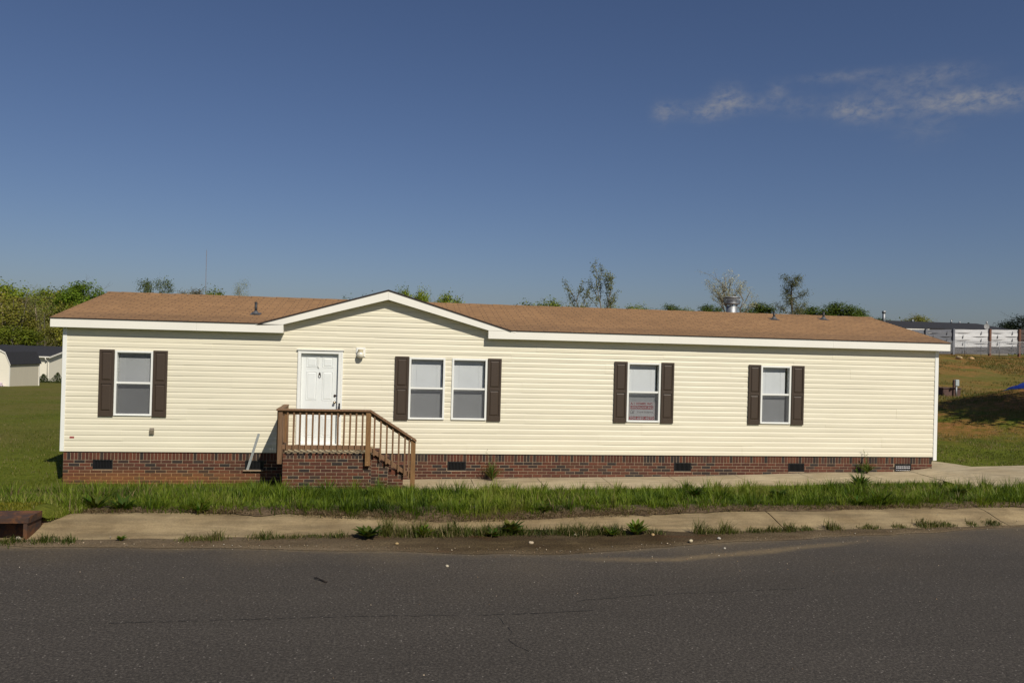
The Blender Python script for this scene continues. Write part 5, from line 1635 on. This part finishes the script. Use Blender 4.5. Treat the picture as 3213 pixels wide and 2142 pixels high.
TREES = [
    ('bright', -51.5, 95.7, 8.9, 7.5, 'bright green tree crown at the far left edge of the skyline'),
    ('bright', -50.0, 105.6, 8.9, 6.5, 'leafy green tree at the back of the wood, between two taller crowns'),
    ('green', -46.0, 103.0, 9.3, 5.5, 'mid green tree in the wood beside the round topped one'),
    ('round', -39.2, 88.9, 8.9, 6.0, 'round topped dense green tree just left of the roof end'),
    ('olive', -41.8, 74.0, 6.2, 5.6, 'olive tree in front of the wood, left of the pale one'),
    ('pale', -39.6, 76.8, 6.5, 5.2, 'pale hazy tree just coming into leaf above the dark roofs'),
    ('olive', -37.6, 79.6, 5.9, 4.6, 'yellowish tree in the wood close to the house corner'),
    ('green', -38.6, 69.5, 3.3, 4.4, 'small green tree low in front of the wood'),
    ('olive', -34.2, 72.5, 4.4, 4.2, 'olive tree behind the pale neighbour house'),
    ('brown', -43.6, 82.0, 6.6, 5.0, 'brownish budding tree in the middle of the wood'),
    ('feather', -29.6, 82.4, 8.9, 3.6, 'airy green tree above the left end of the roof, first of a pair'),
    ('feather', -27.5, 82.1, 9.05, 3.0, 'airy green tree beside its twin above the left roof'),
    ('brown', -26.7, 87.1, 8.2, 3.2, 'small brownish tree peeping over the roof left of the radio mast'),
    ('brown', -25.2, 86.9, 8.6, 2.9, 'rounded brownish tree directly left of the radio mast'),
    ('green', -21.5, 81.3, 8.6, 3.6, 'bushy green tree right of the radio mast'),
    ('pale', -17.7, 75.7, 8.5, 3.0, 'wispy pale tree over the roof right of the mast'),
    ('dark', -6.8, 94.3, 8.4, 5.0, 'dark tree showing low at the left foot of the gable'),
    ('dark', -3.8, 93.9, 8.9, 4.2, 'dark tree peeping over the left slope of the gable'),
    ('bright', .6, 83.1, 9.2, 3.2, 'bright green tree just right of the gable peak'),
    ('bright', 2.9, 82.8, 9.15, 2.9, 'pointed bright green tree over the right slope of the gable'),
    ('bright', 6.3, 82.3, 8.7, 4.2, 'wide bright green tree at the right foot of the gable'),
    ('green', 16.8, 85.8, 8.5, 4.2, 'green tree left of a taller neighbour behind the middle roof'),
    ('green', 19.4, 85.5, 9.0, 4.6, 'rounded green tree behind the middle roof'),
    ('olive', 22.3, 81.0, 7.9, 4.0, 'yellow green low tree left of the forked tree'),
    ('sparse3', 21.5, 65.0, 9.65, 5.2, 'tall sparse tree forking into three leafy limbs behind the roof'),
    ('green', 26.6, 80.0, 7.9, 3.6, 'low green tree right of the forked tree'),
    ('green', 29.6, 79.1, 8.2, 3.6, 'upright green tree second right of the forked tree'),
    ('dark', 33.5, 78.4, 8.2, 3.6, 'small dark mound of foliage on the roof line left of the flue'),
    ('green', 35.9, 78.1, 7.9, 2.2, 'smallest green tree top on the roof line before the flue'),
    ('dark', 38.7, 77.7, 8.3, 3.8, 'dark tree close to the left of the pale blossoming tree'),
    ('blossom', 31.0, 53.5, 8.45, 4.9, 'pale blossoming spreading tree behind the metal flue'),
    ('dark', 42.2, 72.1, 8.4, 4.6, 'dark green tree directly right of the metal flue'),
    ('sparse', 34.3, 48.0, 9.25, 3.0, 'tall thin sparsely leaved tree above the right of the roof'),
    ('dark', 49.2, 71.1, 8.1, 4.2, 'dark tree right of the tall thin one'),
    ('dark', 52.0, 70.6, 8.65, 4.6, 'highest dark tree in the clump at the right of the roof'),
    ('dark', 54.6, 71.6, 8.1, 4.0, 'dark tree at the right end of the clump by the roof end'),
    ('olive', 83.8, 101.5, 9.2, 4.4, 'olive tree rising behind the black roofed home'),
    ('dark', 78.1, 102.3, 8.6, 4.4, 'dark tree behind the black roof near its flue'),
    ('black', 82.2, 76.5, 8.35, 6.4, 'nearly black tree at the right edge beyond the fence'),
    ('dark', 24.9, 2.8, 8.0, 4.9, 'unseen dark green tree right of the drive, put there to shade the bank'),  # out of view; added for the shade it throws across the mound
]
for k, x, y, zt, w, lab in TREES:
    place_tree(k, x, y, zt, w, lab, 'trees behind the houses' if x > -30 else 'trees of the wood at left', -.26 if k == 'sparse3' else None)
for p in PROTO.values():
    for k in ('_H', '_W'):
        if k in p: del p[k]

# the wood behind reads as one mass
g = np.random.default_rng(91)
Ls = ([], [])
n = 260
cx_ = g.uniform(-84, -34, n); cy__ = g.uniform(86, 112, n); cz_ = height(cx_, cy__) + g.uniform(.4, 9.0, n)
cen = np.stack([cx_, cy__, cz_], 1)
cols = [(.135, .180, .018), (.105, .145, .016), (.170, .170, .034), (.200, .185, .055), (.160, .130, .036), (.070, .105, .014)]
for q, c_ in enumerate(cols):
    leaf_cloud(Ls, cen[q::len(cols)], .70, 14000, .19, (1.6 * c_[0], 1.42 * c_[1], 1.1 * c_[2]), g)
# undergrowth at the wood's edge
n = 120; cx_ = g.uniform(-62, -30, n); cy__ = 74 + g.uniform(0, 12, n); cen = np.stack([cx_, cy__, height(cx_, cy__) + g.uniform(.2, 2.6, n)], 1)
leaf_cloud(Ls, cen[:60], .5, 6000, .19, (.115, .160, .014), g); leaf_cloud(Ls, cen[60:], .5, 5000, .19, (.060, .090, .010), g)
Vv, Cc = np.concatenate(Ls[0]), np.concatenate(Ls[1])
mb = MB()
for k in range(120):
    x = g.uniform(-64, -31); y = g.uniform(73, 90); zg = float(height(x, y)); hh = g.uniform(4.5, 9.5); lx, ly = g.normal(0, .07, 2) * hh
    mb.tube([(x, y, zg - .2), (x + lx * .4, y + ly * .4, zg + hh * .5), (x + lx, y + ly, zg + hh)], [.085, .06, .02], 5, 0, (1, 1, 1))
nb = len(mb.v)
V2 = np.concatenate([np.array(mb.v), Vv]); C2 = np.concatenate([np.tile([(.19, .165, .125)], (nb, 1)), Cc])
lo = np.concatenate([np.array([i for f in mb.f for i in f]), np.arange(len(Vv)) + nb]); lp = np.concatenate([np.array([len(f) for f in mb.f]), np.full(len(Vv) // 4, 4)])
tag(add('woodland', raw_mesh('woodland', V2, lo, lp, M['leaf'], C2, False)), 'mixed spring woodland massed behind the left neighbours', None, None, 'stuff')
# far tree belt that closes the horizon behind the house
Ls = ([], [])
n = 420; cx_ = g.uniform(-260, 420, n); cy__ = 190 + g.uniform(0, 60, n); cen = np.stack([cx_, cy__, height(cx_, cy__) + g.uniform(.5, 7.5, n)], 1)
leaf_cloud(Ls, cen, 2.0, 22000, 1.1, (.040, .062, .014), g)
Vv, Cc = np.concatenate(Ls[0]), np.concatenate(Ls[1])
tag(add('woodland', raw_mesh('woodland', Vv, np.arange(len(Vv)), np.full(len(Vv) // 4, 4), M['leaf'], Cc, False)), 'distant belt of green woodland along the horizon', None, None, 'stuff')

# ------------------------------------------------------------------ neighbours at the left
shed = thing('garden_shed', (-28.9, 47.0, -1.6), 'pale garden shed with a dark gambrel roof', 'shed')
def rot2(px, py, ang, ox, oy): c_, s_ = math.cos(ang), math.sin(ang); return ox + px * c_ - py * s_, oy + px * s_ + py * c_
def local_mesh(mbx, ox, oy, ang):
    mbx.v = [(*rot2(v_[0], v_[1], ang, ox, oy), v_[2]) for v_ in mbx.v]
    return mbx
A_ = RAD(80)                    # local x runs back along the eave wall, local y along the lit gable
zb_, ze, zk_, zt_ = -1.95, .14, .92, 1.40
SW, SL = 2.7, 3.6
ox, oy = -28.80, 46.9
SHL = lambda m_: local_mesh(m_, ox, oy, A_)
mb = MB(); mb.box(0, SL, 0, .06, zb_, ze)
build('eave_wall', SHL(mb), M['shaded_beige_board'], shed)
mb = MB(); mb.box(0, SL, SW - .06, SW, zb_, ze); mb.box(SL - .06, SL, .06, SW - .06, zb_, ze)
build('rear_wall', SHL(mb), M['shaded_beige_board'], shed)
gp = [(0, ze), (.36, zk_), (SW * .5, zt_), (SW - .36, zk_), (SW, ze), (SW, zb_), (0, zb_)]
mb = MB(); mb.prism(gp, 'x', -.03, .0)
build('gable_wall', SHL(mb), M['pale_siding'], shed)
mb = MB(); mb.box(-.035, .06, -.035, .0, zb_, ze - .02); mb.box(SL - .07, SL + .01, -.03, .0, zb_, ze - .02)
build('corner_trim', SHL(mb), M['white_trim'], shed)
rp = [(-.12, ze - .09), (.30, zk_ + .05), (SW * .5, zt_ + .06), (SW - .30, zk_ + .05), (SW + .12, ze - .09)]
mb = MB()
for a, b in zip(rp[:-1], rp[1:]):
    mb.prism([(a[0], a[1]), (b[0], b[1]), (b[0], b[1] + .05), (a[0], a[1] + .05)], 'x', -.08, SL + .08)
build('roof', SHL(mb), M['dark_shingle'], shed)
mb = MB()
for a, b in zip(rp[:-1], rp[1:]):
    mb.prism([(a[0], a[1] - .07), (b[0], b[1] - .07), (b[0], b[1] + .02), (a[0], a[1] + .02)], 'x', -.11, -.082)
build('rake_trim', SHL(mb), M['white_trim'], shed)
mb = MB()
for k in range(26):
    pebble(-29.5 - g.uniform(-.35, .9), 46.6 + g.uniform(-.3, .3), -1.62 + g.uniform(0, .28), .12, int(g.integers(1e6)), (1, g.uniform(.8, 1), g.uniform(.85, 1)), mb)
tag(build('rubbish_heap', mb, M['pinkwhite'], None, (-29.6, 46.6, -1.65)), 'heap of pale pinkish bags against the shed gable', 'heap')

nh = thing('neighbour_house', (-35, 66, -2.1), 'pale yellow sided neighbour house with charcoal roof behind the shed', 'house')
HX, HY = -32.42, 62.7
NHL = lambda m_: local_mesh(m_, HX, HY, A_)
mb = MB(); mb.box(0, .1, 0, 12, -2.3, .33)
build('front_wall', NHL(mb), M['pale_siding'], nh)
mb = MB(); mb.prism([(.1, -2.3), (7.4, -2.3), (7.4, .33), (3.7, 1.16), (.1, .35)], 'y', 0, .1)
build('gable_wall', NHL(mb), M['pale_siding'], nh)
mb = MB(); mb.box(7.3, 7.4, .1, 12, -2.3, .33); mb.box(.1, 7.3, 11.9, 12, -2.3, .33)
build('rear_wall', NHL(mb), M['pale_siding'], nh)
mb = MB()
mb.prism([(-.35, .28), (3.7, 1.19), (3.7, 1.25), (-.35, .34)], 'y', -.25, 12.2); mb.prism([(3.7, 1.19), (7.75, .28), (7.75, .34), (3.7, 1.25)], 'y', -.25, 12.2)
for yy in (3.0, 6.6): mb.box(3.6, 3.8, yy, yy + .5, 1.24, 1.31)
build('roof', NHL(mb), M['dark_shingle'], nh)
mb = MB(); mb.box(-.42, -.352, -.28, 12.2, .23, .34)
mb.prism([(-.35, .17), (3.7, 1.08), (3.7, 1.22), (-.35, .31)], 'y', -.285, -.255)
build('gutter', NHL(mb), M['white_trim'], nh)
mb = MB(); mb.tube([(-.38, .12, .24), (-.30, .14, .02), (-.06, .08, -.08), (-.06, .08, -2.0)], .05, 6); mb.box(-.02, .05, -.03, -.0, -2.25, .28)
build('downspout', NHL(mb), M['white_trim'], nh)


def shrub(x, y, ztop, w, label, seed):
    g_ = np.random.default_rng(seed); root = thing('garden_shrub', (x, y, float(height(x, y))), label, 'shrub', 'shrubs by the neighbour house')
    zg = float(height(x, y)); H = ztop - zg
    mb_ = MB(); mb_.tube([(x, y, zg), (x + .02, y, zg + H * .9)], [.04, .01], 5)
    build('stem', mb_, M['bark'], root)
    t = g_.uniform(0, 1, 900) ** 1.4
    rr_ = w * .5 * (1 - t) ** .8 * g_.uniform(.3, 1.1, 900); a = g_.uniform(0, 6.28, 900)
    cen = np.stack([rr_ * np.cos(a), rr_ * np.sin(a), t * H], 1)
    Ls_ = ([], []); leaf_cloud(Ls_, cen, .03, 900, .11, (.045, .062, .014), g_)
    V_, C_ = Ls_[0][0], Ls_[1][0]
    add('foliage', raw_mesh('foliage', V_, np.arange(len(V_)), np.full(len(V_) // 4, 4), M['leaf'], C_, False), root)
shrub(-31.55, 59.5, -1.2, 1.3, 'conical green shrub near the white downspout', 1)
shrub(-30.28, 59.3, -1.05, 1.5, 'conical green shrub close to our house corner', 2)
shrub(-32.3, 59.6, -1.42, .8, 'small reddish green shrub beside the shed', 3)

# far radio mast
mb = MB(); mx_, my_, mz0, mz1 = -108.0, 452.2, -3.0, 52.0
for k in range(3):
    a = k * 2.094; mb.tube([(mx_ + .22 * math.cos(a), my_ + .22 * math.sin(a), mz0), (mx_ + .16 * math.cos(a), my_ + .16 * math.sin(a), mz1)], .055, 4)
for i in range(54):
    z_ = mz0 + 2 + i; k = i % 3; a, b = k * 2.094, (k + 1) * 2.094
    mb.tube([(mx_ + .2 * math.cos(a), my_ + .2 * math.sin(a), z_), (mx_ + .2 * math.cos(b), my_ + .2 * math.sin(b), z_ + 1)], .03, 3)
tag(build('radio_mast', mb, simple('mast_grey', (.16, .14, .15), .6, .1, 1), None, (mx_, my_, mz0)), 'thin grey radio mast rising far behind the roof', 'mast')

# ------------------------------------------------------------------ neighbours at the right, on the hill
dh = thing('black_roofed_home', (62, 68, 3.0), 'low grey home with a long black roof behind the board fence', 'house')
ang = math.atan2(65.05 - 66.9, 70.34 - 56.0)
ox, oy = 70.2, 65.05
def LM(mbx): return local_mesh(mbx, ox, oy, ang)
mb = MB(); mb.box(-24, -.25, .3, 8.0, 2.6, 5.75)
build('wall', LM(mb), simple('grey_brown_wall', (.20, .18, .15), .8, .1, 2), dh)
mb = MB()
mb.face([(-24.6, 0, 5.72), (0, 0, 5.83), (-1.6, 4.2, 6.62), (-24.6, 4.2, 6.80)]); mb.face([(-24.6, 4.2, 6.80), (-1.6, 4.2, 6.62), (0, 8.4, 5.83), (-24.6, 8.4, 5.72)])
mb.face([(0, 0, 5.83), (0, 8.4, 5.83), (-1.6, 4.2, 6.62)])
mb.face([(-24.6, 0, 5.60), (0, 0, 5.71), (0, 0, 5.83), (-24.6, 0, 5.72)])
build('roof', LM(mb), M['dark_shingle'], dh)
mb = MB(); mb.tube([(-14.0, 2.0, 6.0), (-14.0, 2.0, 7.50)], .17, 12); mb.tube([(-14.0, 2.0, 7.45), (-14.0, 2.0, 7.72)], .22, 12)
build('chimney', LM(mb), M['galv'], dh)
for px, hz in ((-9.6, .15), (-4.9, .22), (-.6, .15), (-3.9, .05)):
    mb = MB(); mb.tube([(px, 3.9, 6.5), (px, 3.9, 6.75 + hz)], .10, 8); build('vent_pipe', LM(mb), M['galv'], dh)
mb = MB()
vs, fs = [], []
for i in range(5):
    r_ = .08 * i
    for k in range(14):
        a = 2 * math.pi * k / 14; vs.append((-3.1 + r_ * math.cos(a), -.15 + r_ * r_ * -.35, 6.12 + r_ * math.sin(a)))
for i in range(4):
    for k in range(14): fs.append((i * 14 + k, i * 14 + (k + 1) % 14, (i + 1) * 14 + (k + 1) % 14, (i + 1) * 14 + k))
mb.mesh_faces(vs, fs, 0, (1, 1, 1), True); mb.tube([(-3.1, 0, 5.8), (-3.1, -.1, 6.1)], .03, 6); mb.tube([(-3.1, -.1, 5.95), (-3.1, -.45, 6.0)], .02, 5)
build('satellite_dish', LM(mb), simple('dish_grey', (.3, .3, .3), .5, .1, 3), dh)
mb = MB(); mb.box(-12.9, -10.1, -.9, .0, 5.52, 5.62); mb.mesh_faces([(-12.4, -.9, 5.52), (-12.2, -1.0, 5.45), (-9.2, -2.2, 4.86), (-9.3, -2.1, 4.98)], [(0, 1, 2, 3)])
mb.box(-10.2, -8.9, -2.0, -1.9, 4.84, 4.95)
build('porch_roof', LM(mb), M['white_trim'], dh)

fence = thing('board_fence', (56, 54.9, 2.7), 'basket weave board fence, two panels whitewashed and one grey, on the hill', 'fence')
FX = [(49.2, 56.0), (52.45, 55.5), (55.2, 55.12), (58.82, 54.6), (61.74, 54.17), (64.8, 53.75)]
ftop = lambda x: float(np.interp(x, [49, 55.2, 61.74, 65], [5.05, 5.27, 5.39, 5.45])); fbot = lambda x: float(np.interp(x, [49, 55.2, 61.7, 65], [2.55, 2.72, 2.98, 3.1]))
for i, (a, b) in enumerate(zip(FX[:-1], FX[1:])):
    mb = MB()
    nrow = 7
    r = random.Random(60 + i)
    for row in range(nrow):
        nseg = 14
        ph = 1 if row % 2 else -1
        t0 = .02
        k = r.uniform(.85, 1.1)
        for s_ in range(nseg):
            ta, tb = s_ / nseg, (s_ + 1) / nseg
            pts = []
            for t in (ta, tb):
                x, y = a[0] + (b[0] - a[0]) * t, a[1] + (b[1] - a[1]) * t
                bow = .055 * ph * math.sin(2 * math.pi * t)
                zt_, zb2 = ftop(x), fbot(x) + .05
                h = (zt_ - zb2) / nrow
                warp = .03 * math.sin(3 * t * math.pi + row)
                pts.append((x, y + bow, zb2 + h * row + .006 + warp * .4, zb2 + h * (row + 1) - .004 + warp * .4))
            p, q = pts
            low = row < 2
            mi = 0 if (i in (0, 1, 4) or low) else 1
            cc = (.52, .46, .42) if low else ((k,) * 3)
            if i == 4: cc = (.5, .36, .3)
            mb.mesh_faces([(p[0], p[1], p[2]), (q[0], q[1], q[2]), (q[0], q[1], q[3]), (p[0], p[1], p[3]), (p[0], p[1] + .03, p[2]), (q[0], q[1] + .03, q[2]), (q[0], q[1] + .03, q[3]), (p[0], p[1] + .03, p[3])],
                          [(0, 1, 2, 3), (5, 4, 7, 6), (3, 2, 6, 7), (1, 0, 4, 5)], mi, cc)
        for t in (.25, .75):
            pass
    for t in (.25, .75):
        x, y = a[0] + (b[0] - a[0]) * t, a[1] + (b[1] - a[1]) * t
        for row in range(nrow):
            if (row + (t > .5)) % 2: 
                z_ = fbot(x) + (ftop(x) - fbot(x)) * row / nrow
                mb.box(x - .03, x + .03, y - .13, y - .1, z_ - .16, z_ + .16, 0, (.5, .5, .5))
    build('panel', mb, [M['grey_wood'], M['white_wood']], fence)
for i, (x, y) in enumerate(FX):
    mb = MB(); mb.box(x - .10, x + .10, y - .16, y + .06, fbot(x) - .3, ftop(x) + .06, bev=.01)
    build('post', mb, M['red_post'] if i in (3, 4) else M['grey_wood'], fence)

cl = thing('chain_link_fence', (56, 52, 2.8), 'galvanised chain link fence in front of the board fence', 'fence')
C0, C1 = (47.5, 53.2), (66.0, 50.5)
cpos = lambda t: (C0[0] + (C1[0] - C0[0]) * t, C0[1] + (C1[1] - C0[1]) * t)
ctop = lambda x: float(np.interp(x, [52.26, 59.9, 66], [3.97, 4.12, 4.25])); cbot = lambda x: ctop(x) - 1.16
for x in (48.4, 51.2, 54.27, 57.56, 60.7, 63.8):
    t = (x - C0[0]) / (C1[0] - C0[0]); y = cpos(t)[1]
    mb = MB(); mb.tube([(x, y, cbot(x) - .3), (x, y, ctop(x) + .04)], .035, 8); build('post', mb, M['galv'], cl)
mb = MB(); mb.tube([(*cpos(t), ctop(cpos(t)[0])) for t in np.linspace(0, 1, 8)], .024, 6); build('top_rail', mb, M['galv'], cl)
mb = MB()
nw = 150
for s_ in (-1, 1):
    for k in range(-8, nw + 8):
        x = C0[0] + (C1[0] - C0[0]) * k / nw
        xa, xb = x, x + s_ * 1.1
        if min(xa, xb) < C0[0] or max(xa, xb) > C1[0]: continue
        ya, yb = [cpos((q - C0[0]) / (C1[0] - C0[0]))[1] for q in (xa, xb)]
        mb.tube([(xa, ya, cbot(xa) + .03), (xb, yb, ctop(xb))], .007 if s_ > 0 else .010, 3, 0, (1, 1, 1), False, False)
build('wire_mesh', mb, M['galv'], cl)

ped = thing('utility_pedestal', (34.77, 27.75, .0), 'pale grey electric meter pedestal on a post by the brown box', 'utility box')
mb = MB(); zg = float(height(34.77, 27.75))
mb.tube([(34.77, 27.75, zg - .1), (34.77, 27.75, .72)], .055, 8); build('post', mb, M['galv'], ped)
mb = MB(); mb.box(34.63, 34.88, 27.62, 27.80, .66, 1.06, bev=.02); build('meter_box', mb, simple('grey_green_box', (.36, .40, .40), .5, .1, 4), ped)
mb = MB(); mb.box(34.52, 34.625, 27.66, 27.78, .55, 1.04, bev=.01); build('breaker_box', mb, M['brown_box'], ped)
mb = MB()
zg = min(float(height(34.1, 27.9)), float(height(35.2, 27.8)))
mb.box(34.02, 35.24, 27.95, 28.9, zg - .1, .50, bev=.03); mb.box(33.98, 35.28, 27.90, 28.95, .47, .53, bev=.015); mb.box(34.06, 34.16, 27.9, 27.96, zg, .2)
tag(build('brown_cabinet', mb, M['brown_box'], None, (34.6, 28.4, zg)), 'low brown utility cabinet behind the meter pedestal on the bank', 'cabinet')
mb = MB()
nx_, ny_ = 22, 12
vs, fs = [], []
for j in range(ny_):
    for i in range(nx_):
        x, y = 24.6 + 3.2 * i / (nx_ - 1), 10.5 + 1.3 * j / (ny_ - 1)
        e = math.sin(math.pi * min(1, i / (nx_ - 1) * 1.1)) ** .6 * math.sin(math.pi * j / (ny_ - 1)) ** .6 if 0 < j < ny_ - 1 and 0 < i < nx_ - 1 else 0
        vs.append((x + .05 * math.sin(j * 2.1), y + .06 * math.sin(i * 1.7), float(height(x, y)) + .015 + .30 * e + .02 * math.sin(i * 2.2 + j * 1.3) * e))
for j in range(ny_ - 1):
    for i in range(nx_ - 1):
        q = j * nx_ + i; fs.append((q, q + 1, q + nx_ + 1, q + nx_))
mb.mesh_faces(vs, fs, 0, (1, 1, 1), True)
tag(build('blue_tarp', mb, M['tarp'], None, (25.3, 10.3, 1.3)), 'blue tarpaulin lying on top of the dirt mound', 'tarp')
for (x, y, r_, lab, c_) in ((52.3, 50.4, .27, 'rounded tan boulder by the chain link fence, the bigger one', (.80, .66, .42)), (53.5, 50.3, .21, 'small orange tan boulder right of the bigger one', (.85, .60, .32))):
    zg = float(height(x, y)); tag(build('boulder', pebble(x, y, zg + r_ * .4, r_, int(x * 10), c_), M['stone'], None, (x, y, zg)), lab, 'boulder', 'boulders at the hill fence')
